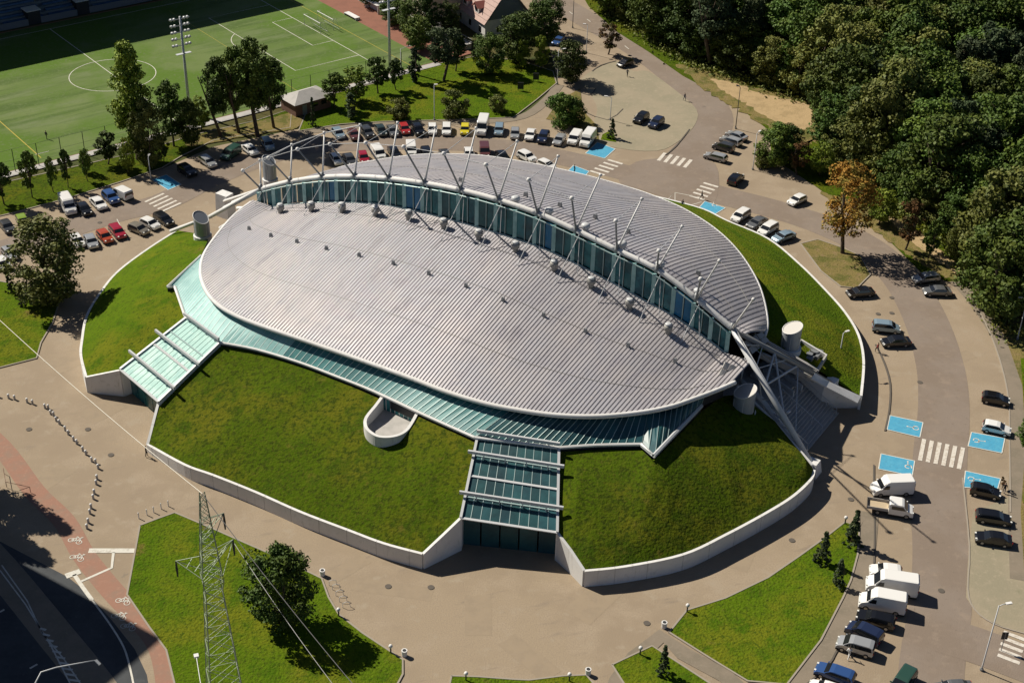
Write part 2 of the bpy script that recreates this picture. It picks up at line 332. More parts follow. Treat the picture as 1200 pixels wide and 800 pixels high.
grassbed('verge', [(1196, 420), (1203, 520), (1199, 590), (1240, 560), (1240, 420)], 'lawn', kerb=False, z=.09)
grassbed('verge', [(690, 8), (722, 37), (760, 61), (800, 89), (826, 103), (868, 128), (900, 152), (905, 185), (955, 218), (985, 240), (1040, 280), (1060, 300), (1080, 320), (1110, 330), (1150, 330), (1100, 200), (960, 100), (800, 20), (720, -60), (650, -60)], 'grass', kerb=False, z=.08)
sheet('verge', [(960, 225), (1010, 240), (1060, 262), (1110, 300), (1128, 330), (1100, 322), (1062, 298), (1020, 268)], .1, 'dry', 3, rag=.3)
sheet('sand_path', [(835, 93), (862, 99), (900, 112), (948, 124), (947, 150), (925, 150), (898, 138), (870, 120), (845, 106)], .115, 'sand', 3, rag=.28)
sheet('sand_path', [(1040, 254), (1075, 272), (1108, 298), (1128, 318), (1122, 322), (1096, 304), (1064, 280)], .12, 'sand', 3, rag=.15)
sheet('worn_ground', [(795, 76), (850, 90), (905, 108), (955, 120), (962, 160), (940, 168), (900, 150), (860, 126), (825, 106)], .105, 'dry', 3, rag=.5)
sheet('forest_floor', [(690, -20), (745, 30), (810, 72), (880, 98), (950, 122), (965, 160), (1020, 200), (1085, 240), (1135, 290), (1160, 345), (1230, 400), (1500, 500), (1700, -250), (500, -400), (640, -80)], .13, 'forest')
# repair patches and tyre-worn areas in the paving
prng = random.Random(17)
for cx_, cy_, a_, b_ in ((560, 720, 3.5, 1.6), (700, 700, 2.0, 4.5), (460, 690, 5, 1.2), (120, 480, 3, 2), (90, 420, 2, 4), (1040, 520, 2.2, 1.5), (1120, 420, 1.2, 3.2), (1080, 680, 1.5, 5), (770, 120, 4, 3), (870, 650, 3, 1.4), (620, 770, 4, 1.4), (400, 670, 4, 1.1), (150, 300, 2.5, 1.5), (60, 560, 3, 1.5)):
    g_ = at(cx_, cy_); an_ = prng.uniform(0, 3.1); P_q = []
    for x_, y_ in ((-a_, -b_), (0, -b_*1.05), (a_, -b_), (a_*.96, 0), (a_, b_), (-a_*.3, b_*.97), (-a_, b_)):
        P_q.append((g_.x+x_*math.cos(an_)-y_*math.sin(an_), g_.y+x_*math.sin(an_)+y_*math.cos(an_), .0))
    bb_ = MB(); bb_.add([(p[0], p[1], .0085) for p in P_q], [list(range(len(P_q)))]); o = bb_.build('paving_patch', M['patch']); o['kind'] = 'structure'
# forecourt kerbs between the grass beds
grassbed('verge', [(665, 145), (640, 140), (655, 118), (680, 104), (683, 130), (700, 148), (702, 164), (690, 160)], 'dry', kerb=False, z=.07)
grassbed('verge', [(718, 152), (706, 158), (704, 164), (722, 167)], 'lawn', kerb=False, z=.09)
# bottom left road, in the shade of the tower block
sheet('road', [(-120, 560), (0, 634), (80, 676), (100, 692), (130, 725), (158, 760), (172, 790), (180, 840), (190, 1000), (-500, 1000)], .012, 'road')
strip('road', [(-60, 600), (0, 665), (60, 738), (110, 800), (150, 860)], 4.2, .02, 'footway', 3)
strip('cycle_path', [(-60, 470), (0, 522), (40, 575), (75, 610), (98, 650), (130, 690), (160, 722), (185, 752), (196, 790), (200, 850)], 2.8, .03, 'red', 5)
for pts, wd in (([(104, 645), (158, 645)], .85), ([(133, 647), (131, 665), (95, 681)], .35), ([(77, 675), (94, 669)], .95), ([(87, 673), (97, 688), (108, 703)], .5), ([(108, 703), (128, 730), (145, 758), (153, 785), (158, 810)], .22),
                ([(0, 668), (30, 708), (60, 757), (82, 800)], .16), ([(2, 662), (32, 704), (45, 732), (50, 742), (75, 772), (98, 806)], .16)):
    strip('road_marking', pts, wd, .045, 'line', 0 if wd != .22 else 4)
for i in range(10):
    t = i/9; a = (50+t*22, 742+t*52); c = (45+t*52, 732+t*70) if False else (55+t*38, 738+t*58)
    strip('road_marking', [(47+t*33, 736+t*60), (54+t*40, 738+t*60)], .3, .05, 'line', 0)
for p, q in (((0, 717), (5, 714)), ((35, 783), (44, 778))): strip('road_marking', [p, q], .25, .05, 'line', 0)
def cycle_symbol(px, py, k=1.0, rz=0.0, dim=False):
    c = at(px, py); b = MB(); z = 0.06
    def ring(x, y, r):
        n = 14
        for i in range(n):
            a0, a1 = 2*math.pi*i/n, 2*math.pi*(i+1)/n; vs = []
            for rad, a in ((r, a0), (r, a1), (r*.78, a1), (r*.78, a0)):
                X, Y = x+rad*math.cos(a), y+rad*math.sin(a)
                vs.append((c.x+k*(X*math.cos(rz)-Y*math.sin(rz)), c.y+k*(X*math.sin(rz)+Y*math.cos(rz)), z))
            b.add(vs, [(3, 2, 1, 0)])
    def seg(x0, y0, x1, y1, wd=.13):
        d = Vector((x1-x0, y1-y0)).normalized(); n = Vector((-d.y, d.x))*wd/2; vs = []
        for X, Y in ((x0+n.x, y0+n.y), (x1+n.x, y1+n.y), (x1-n.x, y1-n.y), (x0-n.x, y0-n.y)):
            vs.append((c.x+k*(X*math.cos(rz)-Y*math.sin(rz)), c.y+k*(X*math.sin(rz)+Y*math.cos(rz)), z+.002))
        b.add(vs, [(3, 2, 1, 0)])
    ring(-.62, 0, .42); ring(.62, 0, .42)
    seg(-.62, 0, -.15, .75); seg(-.15, .75, .5, .72); seg(.5, .72, 0, 0); seg(0, 0, -.15, .75); seg(.62, 0, .42, .95); seg(.3, .98, .62, .98); seg(-.3, .85, 0, .85); seg(-.62, 0, 0, 0)
    o = b.build('cycle_symbol', M['line']); o['kind'] = 'structure'
for px, py in ((88, 634), (90, 654), (144, 705), (150, 735), (139, 723)): cycle_symbol(px, py, .95, R(-20))
def zebra(c0, c1, length_px, n, mt='zebra', wd=.55):
    # c0, c1: pixel centres of the first and the last stripe; length_px: the pixel vector along a stripe
    for i in range(n):
        t = i/(n-1); cx, cy = c0[0]+(c1[0]-c0[0])*t, c0[1]+(c1[1]-c0[1])*t
        strip('zebra_stripe', [(cx-length_px[0]/2, cy-length_px[1]/2), (cx+length_px[0]/2, cy+length_px[1]/2)], wd, .055, mt, 0)
zebra((1080.5, 527), (1126, 537), (-5, 25), 6, wd=.58)
zebra((775.5, 184), (806, 192), (8, -9), 5, wd=.7)
zebra((817, 232), (833, 217), (17, 5), 5, wd=.62)
zebra((700, 203), (721, 190), (17, 5), 5, wd=.62)
zebra((181, 232), (201, 243), (22, -10), 5, wd=.5)
zebra((1189, 745), (1182, 772), (26, 10), 5, wd=.55)
for pts in ([(780, 236), (791, 226), (791, 240)], [(791, 226), (822, 232)], [(801, 243), (822, 237)], [(808, 250), (815, 244)]): strip('road_marking', pts, .14, .055, 'line', 0)
strip('road_marking', [(137, 257), (150, 282)], .12, .055, 'line', 0)
for a, b_ in (((652, 7), (657, 10)), ((688, 23), (692, 26)), ((732, 54), (737, 58)), ((667, 14), (671, 17))): strip('road_marking', [a, b_], .18, .055, 'line', 0)
def bay(c, sym=None, srot=0):
    P = [at(*p) for p in c]; z = .06
    b = MB(); b.add([(p.x, p.y, z) for p in P], [(0, 1, 2, 3)]); me = b.mesh('disabled_bay', M['blue'])
    if me.polygons[0].normal.z < 0: me.flip_normals()
    o = link('disabled_bay', me); o['kind'] = 'structure'
    for i in range(4): 
        a, d = P[i], P[(i+1) % 4]; strip('bay_line', [a, d], .14, z+.004+.002*i, 'line', 0, world=True)
    if sym:
        q = at(*sym); b = MB(); n = 12; z2 = z+.02
        def W(x, y): cs, sn = math.cos(srot), math.sin(srot); return (q.x+x*cs-y*sn, q.y+x*sn+y*cs, z2)
        for i in range(9):
            a0, a1 = R(20+i*30), R(50+i*30)
            b.add([W(.48*math.cos(a0), .48*math.sin(a0)), W(.48*math.cos(a1), .48*math.sin(a1)), W(.34*math.cos(a1), .34*math.sin(a1)), W(.34*math.cos(a0), .34*math.sin(a0))], [(3, 2, 1, 0)])
        for x0, y0, x1, y1 in ((-.05, .3, .05, 1.0), (-.05, .25, .5, .38), (.4, -.3, .55, .3), (-.1, 1.05, .12, 1.3)):
            b.add([W(x0, y0), W(x1, y0), W(x1, y1), W(x0, y1)], [(0, 1, 2, 3)])
        o = b.build('wheelchair_symbol', M['line']); o['kind'] = 'structure'
bay([(1042.9, 486.8), (1081.6, 495), (1077.9, 512.5), (1039.4, 503.4)], (1073, 502), R(70))
bay([(1032.4, 531.6), (1071.8, 540), (1069, 557.6), (1029.4, 549.5)], (1064, 547), R(-10))
bay([(1138.3, 506.4), (1177.5, 513.5), (1174, 531), (1134.3, 522.8)], (1144, 516), R(-100))
bay([(1131.3, 551.7), (1172.5, 560.8), (1169, 573), (1129, 571)], (1138, 561), R(-100))
bay([(816, 247), (826, 236), (850, 244), (836, 252.5)], (837, 241), R(0))
bay([(665, 201), (672, 194), (690.5, 201), (684.5, 208)])
bay([(700, 167), (721, 175), (708.5, 186), (686, 180)])
bay([(178, 211), (195, 205), (212.5, 216.5), (197, 223)])
for px, py in ((455, 687), (505, 688), (758, 730), (34, 503), (103, 503), (130, 533), (1045, 349), (1045, 367), (1029, 368), (1078, 448), (1103, 692), (117, 261), (997, 585), (928, 633)):
    b = MB(); p = at(px, py); n = 14; b.add([(p.x+.42*math.cos(2*math.pi*i/n), p.y+.42*math.sin(2*math.pi*i/n), .066) for i in range(n)], [list(range(n))])
    tag(b.build('manhole_cover', M['darkkerb']), None, None, None, 'structure')

# ------------------------------------------------------------ sports pitch
FO = Vector((-48.87, 323.86, 0)); FA = 3.81558736
cu = Vector((math.cos(FA), math.sin(FA), 0)); cv = Vector((-cu.y, cu.x, 0))
def uv(u, v, z=0.0): p = FO+cu*u+cv*v; return Vector((p.x, p.y, z))
def usheet(name, q, z, m):
    b = MB(); b.add([uv(u, v, z) for u, v in q], [list(range(len(q)))]); me = b.mesh(name, M[m])
    if me.polygons[0].normal.z < 0: me.flip_normals()
    o = link(name, me); o['kind'] = 'structure'
usheet('running_track', [(-22, -38), (-22, 33.6), (125, 36), (125, -38)], .15, 'track')
usheet('pitch', [(-11.5, -37.5), (-11.5, 33.2), (122, 33.2), (122, -37.5)], .165, 'turf')
strip('path', [uv(-12, 34.4), uv(122, 34.4)], 2.0, .16, 'concrete', 0, world=True)
def uline(q, m='line', wd=.16, z=.18):
    strip('pitch_line', [uv(*p) for p in q], wd, z, m, 0, world=True)
L_ = 50.13
uline([(0, -34), (0, 33)]); uline([(L_, -34), (L_, 33)]); uline([(2*L_, -34), (2*L_, 33)])
uline([(0, -34), (2*L_, -34)])
for sg, o_ in ((1, 0), (-1, 2*L_)):
    uline([(o_, -20.16), (o_+sg*16.5, -20.16), (o_+sg*16.5, 20.16), (o_, 20.16)]); uline([(o_, -9.16), (o_+sg*5.5, -9.16), (o_+sg*5.5, 9.16), (o_, 9.16)])
    uline([(o_+sg*(11+9.15*math.cos(a)), 9.15*math.sin(a)) for a in np.linspace(-R(53), R(53), 15)], z=.184)
uline([(L_+9.15*math.cos(a), 9.15*math.sin(a)) for a in np.linspace(0, 2*math.pi, 49)], z=.184)
uline([(79, -34), (79, 31)], 'yline', .18, .176); uline([(-6, -34), (-6, 33)], 'yline', .12, .176); uline([(22, -30), (22, 31)], 'yline', .08, .176)
uline([(79.4, 29), (76.6, 29)], 'line', .2, .186)

# ------------------------------------------------------------ berm and retaining walls
def ring_pts(L): return [at(*p) for p in L]
def grid_surface(name, outer, inner, nu, nv, m, bulge=.6, hole=None, kind='structure', ends=(1, 1)):
    A = resample(outer, nu); Bn = resample(inner, nu); b = MB(); rng = random.Random(3)
    V = np.zeros((nu, nv, 3))
    for i in range(nu):
        for j in range(nv):
            t = j/(nv-1); p = A[i].lerp(Bn[i], t); V[i, j] = (p.x, p.y, p.z)
    for _ in range(160):
        V[1:-1, 1:-1] = .5*V[1:-1, 1:-1]+.5*(.46*(V[:-2, 1:-1]+V[2:, 1:-1])+.04*(V[1:-1, :-2]+V[1:-1, 2:]))
    g2 = np.random.default_rng(5); nz = g2.normal(size=(nu//12+2, nv//12+2))*.07
    for i in range(nu):
        for j in range(nv):
            p = Vector(V[i, j]); a_, b_ = i/12, j/12; i0, j0 = int(a_), int(b_); fa, fb = a_-i0, b_-j0
            e = min(1, j/6, (nv-1-j)/6, i/6, (nu-1-i)/6); e = max(0, e)
            p.z += bulge*1.7*math.sin(math.pi*j/(nv-1))*min(1, i/(nu*.12) if ends[0] else 1, (nu-1-i)/(nu*.12) if ends[1] else 1)
            p.z += e*((nz[i0, j0]*(1-fa)+nz[i0+1, j0]*fa)*(1-fb)+(nz[i0, j0+1]*(1-fa)+nz[i0+1, j0+1]*fa)*fb)
            if hole and hole(p): p.z = hole.z
            b.v.append(tuple(p))
    for i in range(nu-1):
        for j in range(nv-1): b.face([i*nv+j, (i+1)*nv+j, (i+1)*nv+j+1, i*nv+j+1])
    me = b.mesh(name, M[m], True)
    if me.polygons[0].normal.z < 0: me.flip_normals()
    o = link(name, me); o['kind'] = kind; return o
def wall(name, label, top, th=.38, z0=-.2, group=None, raise_=.12, m='white'):
    P = [Vector(p) for p in top]; b = MB(); L1, R1 = [], []
    for i, p in enumerate(P):
        d = (P[min(i+1, len(P)-1)]-P[max(i-1, 0)]); d.z = 0; d.normalize(); n = Vector((-d.y, d.x, 0))*th/2
        L1.append(p+n+Vector((0, 0, raise_))); R1.append(p-n+Vector((0, 0, raise_)))
    n = len(P); vs = L1+R1+[Vector((q.x, q.y, z0)) for q in L1]+[Vector((q.x, q.y, z0)) for q in R1]
    fs = []
    for i in range(n-1): fs += [(n+i, n+i+1, i+1, i), (i, i+1, 2*n+i+1, 2*n+i), (3*n+i, 3*n+i+1, n+i+1, n+i)]
    fs += [(0, 2*n, 3*n, n), (n-1, 2*n-1, 4*n-1, 3*n-1)]
    b.add(vs, fs); o = b.build(name, M[m]); tag(o, label, 'wall', group); acc = 0
    for i in range(1, n-1):
        acc += (P[i]-P[i-1]).length
        if acc > 3.6:
            acc = 0; d = (P[i+1]-P[i-1]); d.z = 0; d.normalize(); j = MB(); j.box((P[i].x, P[i].y, (P[i].z+raise_)/2), (.045, th+.014, P[i].z+raise_+.012), math.atan2(d.y, d.x)); link('panel_joint', j.mesh('panel_joint', M['joint']), o)
    return o

bal_rim = [at(x, y, z) for x, y, z in ((447, 463, 8.9), (438, 475, 8.7), (429, 486, 8.4), (426, 493, 8.2), (427, 500, 8.55), (432, 506, 8.55), (442, 511.5, 8.55), (455, 512.5, 8.55), (468, 510, 8.55), (478, 504, 8.2), (485, 494, 8.5), (492, 481, 8.9))]
class Hole:
    z = 6.2
    def __init__(s, P, k=.93): c = sum((Vector((p.x, p.y, 0)) for p in P), Vector())/len(P); s.P = [c+(Vector((p.x, p.y, 0))-c)*k for p in P]
    def __call__(s, p):
        c = False; n = len(s.P)
        for i in range(n):
            a, b = s.P[i], s.P[i-1]
            if (a.y > p.y) != (b.y > p.y) and p.x < (b.x-a.x)*(p.y-a.y)/(b.y-a.y)+a.x: c = not c
        return c
bh = Hole([at(449, 462, 8.9)]+bal_rim+[at(495, 479, 8.9)])

FL_out = catmull(ring_pts([(173, 521, 1.2), (217, 545, 1.9), (250, 557, 2.05), (300, 577, 2.1), (352, 600, 2.1), (407, 621, 2.15), (450, 637, 2.2), (495, 649, 2.3)]), 5)
FL_o = [at(186, 471, 4.3), at(179, 498, 2.6)]+FL_out+[at(540, 607, 5.1)]
FL_i = catmull(ring_pts([(256, 405, 8.55), (300, 413, 8.55), (350, 429, 8.55), (395, 446, 8.55), (440, 465, 8.55), (500, 492, 8.55), (558, 519, 8.55)]), 4)
grid_surface('grass_berm', FL_o, FL_i, 260, 72, 'grass', .5, bh)
wall('retaining_wall', 'long white retaining wall curving below the big front grass bank, left of the entrance', [at(186, 471, 4.3), at(179, 498, 2.6)]+FL_out)
wall('retaining_wall', 'short white wall rising on the left side of the front glass entrance', [at(495.6, 649, 2.32), at(518, 628, 3.7), at(540, 607, 5.1)])
FR_out = catmull(ring_pts([(685, 669, 2.4), (732, 664, 2.4), (800, 650, 2.4), (850, 627, 2.4), (900, 600, 2.4), (930, 581, 2.4), (950, 562, 2.4), (954, 551, 2.4)]), 5)
FRm = [k for k, p in enumerate(FR_out) if (p-at(850, 627, 2.4)).length < .3][0]
FR_i = catmull(ring_pts([(655, 529, 8.55), (700, 527, 8.55), (752, 527, 8.55)]), 3)+[at(766, 540, 8.55), at(795, 510, 8.55), at(822, 482, 8.55)]
grid_surface('grass_berm', [at(653, 624, 4.3)]+FR_out[:FRm+1], FR_i, 150, 60, 'grass', .5, ends=(1, 0))
grid_surface('grass_berm', FR_out[FRm:], [at(822, 482, 8.55), at(846, 464, 8.3), at(866, 462, 7.8), at(908, 493, 5.2), at(951, 546, 2.5)], 110, 60, 'grass', .5, ends=(0, 1))
wall('retaining_wall', 'white retaining wall sweeping round the grass bank right of the front entrance', FR_out)
wall('retaining_wall', 'short white wall on the right side of the front glass entrance, ending in a sharp corner', [at(653, 624, 4.3), at(669, 645, 3.4), at(684.6, 668.6, 2.42)])
wall('retaining_wall', 'white wall edging the grass bank beside the right-hand stair under the arch leg', [at(864, 452, 7.6), at(905, 492, 5.2), at(952, 545, 2.5)], z0=0)
LB_out = catmull(ring_pts([(208, 270, .35), (175, 291, .5), (140, 317, .8), (120, 340, 1.1), (102, 370, 1.6), (96, 400, 2.1), (95, 418, 2.35), (101, 442, 2.6)]), 5)
LB_i = [at(246, 276, 4.5), at(234, 303, 8.55), at(196, 340, 8.55), at(206, 340, 8.55), at(217, 375, 8.55)]
grid_surface('grass_berm', LB_out+[at(141, 434, 4.4)], LB_i, 120, 60, 'lawn', .5)
wall('retaining_wall', 'thin white wall edging the sunny grass bank at the left end of the arena', LB_out)
wall('retaining_wall', 'white wall beside the left glass entrance canopy, lit on its short face', [at(101.4, 442, 2.62), at(141, 434, 4.4)])
RB_out = catmull([stz(-50, 22, .5), stz(-40, 38, .5), stz(-26, 49, .5), stz(-8, 56, .5), stz(8, 58.3, .5)]+ring_pts([(852, 259, .5), (900, 280, .7), (937, 310, 1.0), (967, 340, 1.3), (990, 366, 1.6), (1006, 393, 1.9), (1012, 424, 2.2), (1009, 464, 2.4)]), 5)
rear_edge = [(-40.3, 6), (-39.8, 10.3), (-39.0, 15.0), (-36.2, 20.0), (-33.5, 24.0), (-29.5, 28.3), (-22.5, 32.8), (-15.4, 35.0), (-8.6, 36.4), (-0.7, 37.2), (7.2, 37.3), (14.1, 36.4), (18.7, 35.0), (23.8, 32.6), (28.5, 29.4), (33.0, 25.3), (37.3, 20.4), (40.7, 15.4), (43.4, 10.5), (44.4, 7.5)]
RB_i = [stz(-48, 16, 5)]+[stz(s*.985, t*.985, 8.8) for s, t in rear_edge[2:]]+[stz(46.5, 14, 7.5), stz(52, 14.5, 4.0)]
grid_surface('grass_berm', RB_out, RB_i, 200, 50, 'lawn', .4)
wall('retaining_wall', 'thin white wall curving round the back and right side of the grass bank', RB_out)

# ------------------------------------------------------------ the arena
arena = thing('arena', 'large oval sports arena with ribbed metal roof split by a glass-fronted white arch', 'sports arena', stz(0, 0))
ARV = Vector(arena.location)
def P_(mb, name, mats, parent=arena, smooth=False):
    o = mb.build(name, mats, None, smooth); o.parent = parent
    off = Vector((0, 0, 0)); q = parent
    while q is not None: off += Vector(q.location); q = q.parent
    o.location = -off; return o
nodes_px = [(306, 221.5), (340.5, 213), (378, 208), (416, 207), (455.7, 209.5), (497.7, 215), (540, 223), (584, 234.5), (630, 250), (675, 270), (723, 293), (770, 316), (816, 350), (858, 385)]
aa, bb = stz(-42, -3.0), stz(43, 0.5); an = (bb-aa).cross(Vector((0, 0, 1))).normalized(); adir = (bb-aa).normalized()
node = [on_plane(x, y, aa, an) for x, y in nodes_px]
arch_c = catmull(node, 8)
base_px = [(307.5, 244.5), (337, 240), (370, 237.6), (400, 237.4), (430, 238.6), (450, 240.5), (472, 244.5), (507, 252.5), (550, 264), (587, 275), (635, 291), (680, 312), (720, 333), (760, 355), (790, 371), (825, 395), (850, 414), (866, 430)]
p1 = aa-NN*.9; base = catmull([on_plane(x, y, p1, an) for x, y in base_px], 4)
def curve_z(C):
    q = sorted([((p-aa).dot(adir), p.z) for p in C]); xs = [a for a, _ in q]; zs = [z for _, z in q]
    return lambda x: float(np.interp(x, xs, zs))
arch_z = curve_z(arch_c); base_z = curve_z(base)
front_edge = [(-42.6, -4.2), (-41.8, -8.5), (-39.8, -14.3), (-36.6, -21.3), (-32.9, -26.0), (-28.7, -29.3), (-24.8, -31.2), (-21.0, -32.0), (-16.4, -32.1), (-6.9, -31.4), (3.8, -30.7), (10.2, -30.4), (15.3, -30.3), (20.5, -29.7), (24.8, -28.6), (30.4, -26.4), (35.1, -23.4), (39.2, -19.4), (41.8, -15.9), (43.5, -12.4), (45.0, -9.0), (46.2, -5.8)]
fe = catmull([(s, t, 0) for s, t in front_edge], 6); re_ = catmull([(s, t, 0) for s, t in rear_edge], 6)
fe_t = lambda s: float(np.interp(s, [p.x for p in fe], [p.y for p in fe]))
re_t = lambda s: float(np.interp(s, [p.x for p in re_], [p.y for p in re_]))
line_t = lambda s: -3.0+3.5*(s+42)/85
EAVE = 12.0
def roof(name, label, s0, s1, edge_t, top_t, top_z, step, seed):
    rt = bpy.data.objects.new(name, None); COL.objects.link(rt); rt.parent = arena
    K = 12; n = int((s1-s0)/step); step = (s1-s0)/n
    def pt(s, k, dz):
        te = edge_t(s); tt = top_t(s); zt = max(top_z(s), EAVE+.3); x = k/K
        g = 1-(1-x)**1.25
        return stz(s, te+(tt-te)*x, EAVE+(zt-EAVE)*g+dz)
    b = MB()
    S_ = [s0+i*step for i in range(n+1)]
    for s in S_:
        for k in range(K+1): b.v.append(tuple(pt(s, k, -.13)))
    for i in range(n):
        for k in range(K): b.face([i*(K+1)+k, (i+1)*(K+1)+k, (i+1)*(K+1)+k+1, i*(K+1)+k+1])
    P_(b, 'roof_deck', M['deck'], rt)
    for i in range(n):
        sa = s0+i*step; wfr = step*.64; ch = step*.08; b = MB()
        for k in range(K+1):
            for ds, dz in ((0, -.12), (ch, 0), (ch+wfr, 0), (2*ch+wfr, -.12)): b.v.append(tuple(pt(sa+ds, k, dz)))
        for k in range(K):
            for j in range(3): b.face([k*4+j, k*4+j+1, (k+1)*4+j+1, (k+1)*4+j])
        b.face([0, 3, 2, 1]); b.face([K*4, K*4+1, K*4+2, K*4+3])
        P_(b, 'roof_panel', M['roof'], rt)
    return rt, pt
rA, ptA = roof('main_roof', None, -42.4, 46.0, fe_t, lambda s: line_t(s)-.95, lambda s: base_z(s+42), .52, 1)
rB, ptB = roof('rear_roof', None, -40.2, 44.2, re_t, lambda s: line_t(s)+.5, lambda s: arch_z(s+42)-.4, .65, 2)
def gutter(edge, pts2, r, name, label=None):
    b = MB(); b.tube([stz(p.x, p.y, EAVE-.2) for p in pts2], r*.8, 8); o = P_(b, name, M['white'], arena, True)
    if label: o['label'] = label
    return o
gutter(None, fe, .42, 'eave_gutter'); gutter(None, re_, .32, 'eave_gutter')
# fascia and wall under both eaves
for L2, k, z0, z1 in ((fe, .965, 8.6, EAVE-.6), (re_, .965, 6.0, EAVE-.6)):
    b = MB(); q = [stz(p.x*k, p.y*k) for p in L2]; n = len(q)
    b.add([(p.x, p.y, z0) for p in q]+[(p.x, p.y, z1) for p in q], [(i, i+1, n+i+1, n+i) for i in range(n-1)]); P_(b, 'outer_wall', M['dark'])
# arch tube, cut in lengths at the nodes
for i in range(len(node)-1):
    b = MB(); b.tube(arch_c[i*8:i*8+9], .42, 12); P_(b, 'arch_segment', M['white'], arena, True)
for p in node:
    b = MB(); b.ball(p+Vector((0, 0, .1)), .5, 10); b.tube([p-Vector((0, 0, .5))-NN*.3, p+Vector((0, 0, .9))], .28, 8); P_(b, 'arch_joint', M['grey'], arena, True)
nL, nR = node[0], node[-1]
feet = [(nR, at(951, 544, 1.6), .44, 'steel'), (nR, at(973, 449, 4.0), .40, 'grey'), (nL, at(246, 254, 5.2), .38, 'white'), (at(246, 254, 5.2), at(200, 271, 1.0), .32, 'white'), (nL, at(262, 236, 3.2), .26, 'white')]
for a, c, r_, mm in feet:
    b = MB(); b.tube([a, c], r_, 12); P_(b, 'arch_leg', M[mm], arena, True)
b = MB(); f = at(952, 546, 1.2); b.box((f.x, f.y, 1.0), (2.2, 2.2, 2.2), AX, top=.7); P_(b, 'arch_footing', M['white'])
b = MB(); f = at(974, 450, 3.2); b.box((f.x, f.y, 2.2), (2.0, 2.0, 3.6), AX, top=.8); P_(b, 'arch_footing', M['white'])
b = MB(); f = at(264, 240, 2.2); b.box((f.x, f.y, 2.0), (3.0, 2.2, 5.0), AX, top=.85); P_(b, 'arch_footing', M['white'])
# bracing between the two right legs, and at the left
def lerp3(a, b, t): return Vector(a).lerp(Vector(b), t)
RL1, RL2 = (nR, at(951, 544, 1.6)), (nR, at(973, 449, 4.0))
b = MB()
for t0, t1 in ((.42, .42), (.42, .66), (.66, .42)): b.tube([lerp3(*RL1, t0), lerp3(*RL2, t1)], .16, 6)
b.tube([lerp3(*RL1, .62), at(893, 470, 4.5)], .14, 6); b.tube([lerp3(*RL1, .68), at(893, 478, 4.2)], .14, 6)
P_(b, 'leg_brace', M['steel'])
b = MB(); b.tube([at(868, 446, 9), at(892, 468, 6.5), at(915, 498, 4.0), at(948, 542, 1.8)], .42, 10); P_(b, 'lower_chord', M['steel'], arena, True)
b = MB(); b.tube([at(258, 268, 10.5), at(282, 254, 11.0), at(297, 243, 11.6)], .38, 10); b.tube([at(278, 244, 8), at(296, 243.5, 9)], .3, 8); b.tube([at(285, 255, 10), at(293, 243, 9)], .25, 8); P_(b, 'lower_chord', M['white'], arena, True)
b = MB(); b.tube([nL+Vector((0, 0, -.2))+NN*.8, at(272, 237, 6.5)], .22, 8); b.tube([nL+NN*.6, at(262, 243, 4.5)], .2, 8); P_(b, 'leg_brace', M['white'])
# secondary struts, stays and stepped platforms between the right legs
lc = [at(868, 446, 9), at(892, 468, 6.5), at(915, 498, 4.0), at(948, 542, 1.8)]
for t0, q in ((.18, lc[0]), (.34, lc[1]), (.52, lc[1]), (.52, lc[2]), (.76, lc[2])):
    b = MB(); b.tube([lerp3(*RL1, t0), q], .11, 6); P_(b, 'leg_strut', M['steel'])
for t0, t1 in ((.12, .3), (.3, .3), (.3, .55), (.8, .66)):
    b = MB(); b.tube([lerp3(*RL1, t0), lerp3(*RL2, t1)], .08, 6); P_(b, 'leg_strut', M['steel'])
for a_, c_ in (((884, 408, 9.5), (921, 440, 6.4)), ((902, 404, 9.2), (946, 428, 6.2))):
    b = MB(); b.tube([at(*a_), at(*c_)], .07, 5); P_(b, 'stay_cable', M['steel'])
for k, (px_, py_2) in enumerate(((896, 432), (908, 441), (921, 450))):
    p_ = at(px_, py_2, 4.6-.25*k); b = MB(); b.box((p_.x, p_.y, 4.4-.3*k), (2.2, 5.2-.8*k, .5), AX); P_(b, 'platform', M['concrete'])
for k in (0, 1, 2):
    a_ = stz(48.6, 1.0+k*5.2, 4.0); c_ = stz(55.4, 1.0+k*5.2, .3); b = MB(); b.tube([a_+Vector((0, 0, 1.0)), c_+Vector((0, 0, 1.0))], .05, 5)
    for j in range(5): q_ = a_.lerp(c_, j/4); b.tube([q_, q_+Vector((0, 0, 1.0))], .035, 4)
    P_(b, 'handrail', M['steel'])
# masts, props and cables
tipM = [(304.6, 188), (342, 170), (380, 156), (422, 147), (466, 144.5), (510.5, 149), (558, 150.6), (606, 166), (654, 183.6), (703.6, 205.6), (752, 233.6), (799, 266), (842.5, 306), (882.5, 351)]
tipF = [(284.5, 200), (314.6, 185), (348.7, 175), (386.6, 169), (428.6, 167.6), (473, 172), (520, 180), (569.4, 193), (619.6, 210.6), (670, 232.4), (721.6, 259), (772, 294), (821, 327), None]
TM, TF = [], []
for i, p in enumerate(node):
    a_, b_ = node[max(i-1, 0)], node[min(i+1, len(node)-1)]
    tg = (b_-a_).normalized(); q = on_plane(*tipM[i], p, tg); TM.append(q)
    b = MB(); b.tube([p, q], [.16, .11], 8); b.tube([q-(q-p).normalized()*.1, q+(q-p).normalized()*.25], .24, 8); P_(b, 'mast', M['white'], arena, True)
    if tipF[i]:
        q = on_plane(*tipF[i], p, tg); TF.append(q)
        b = MB(); b.tube([p, q], [.15, .13], 8); P_(b, 'prop', M['grey'], arena, True)
        b = MB(); b.ball(q, .34, 8); P_(b, 'mast_head', M['white'], arena, True)
    else: TF.append(None)
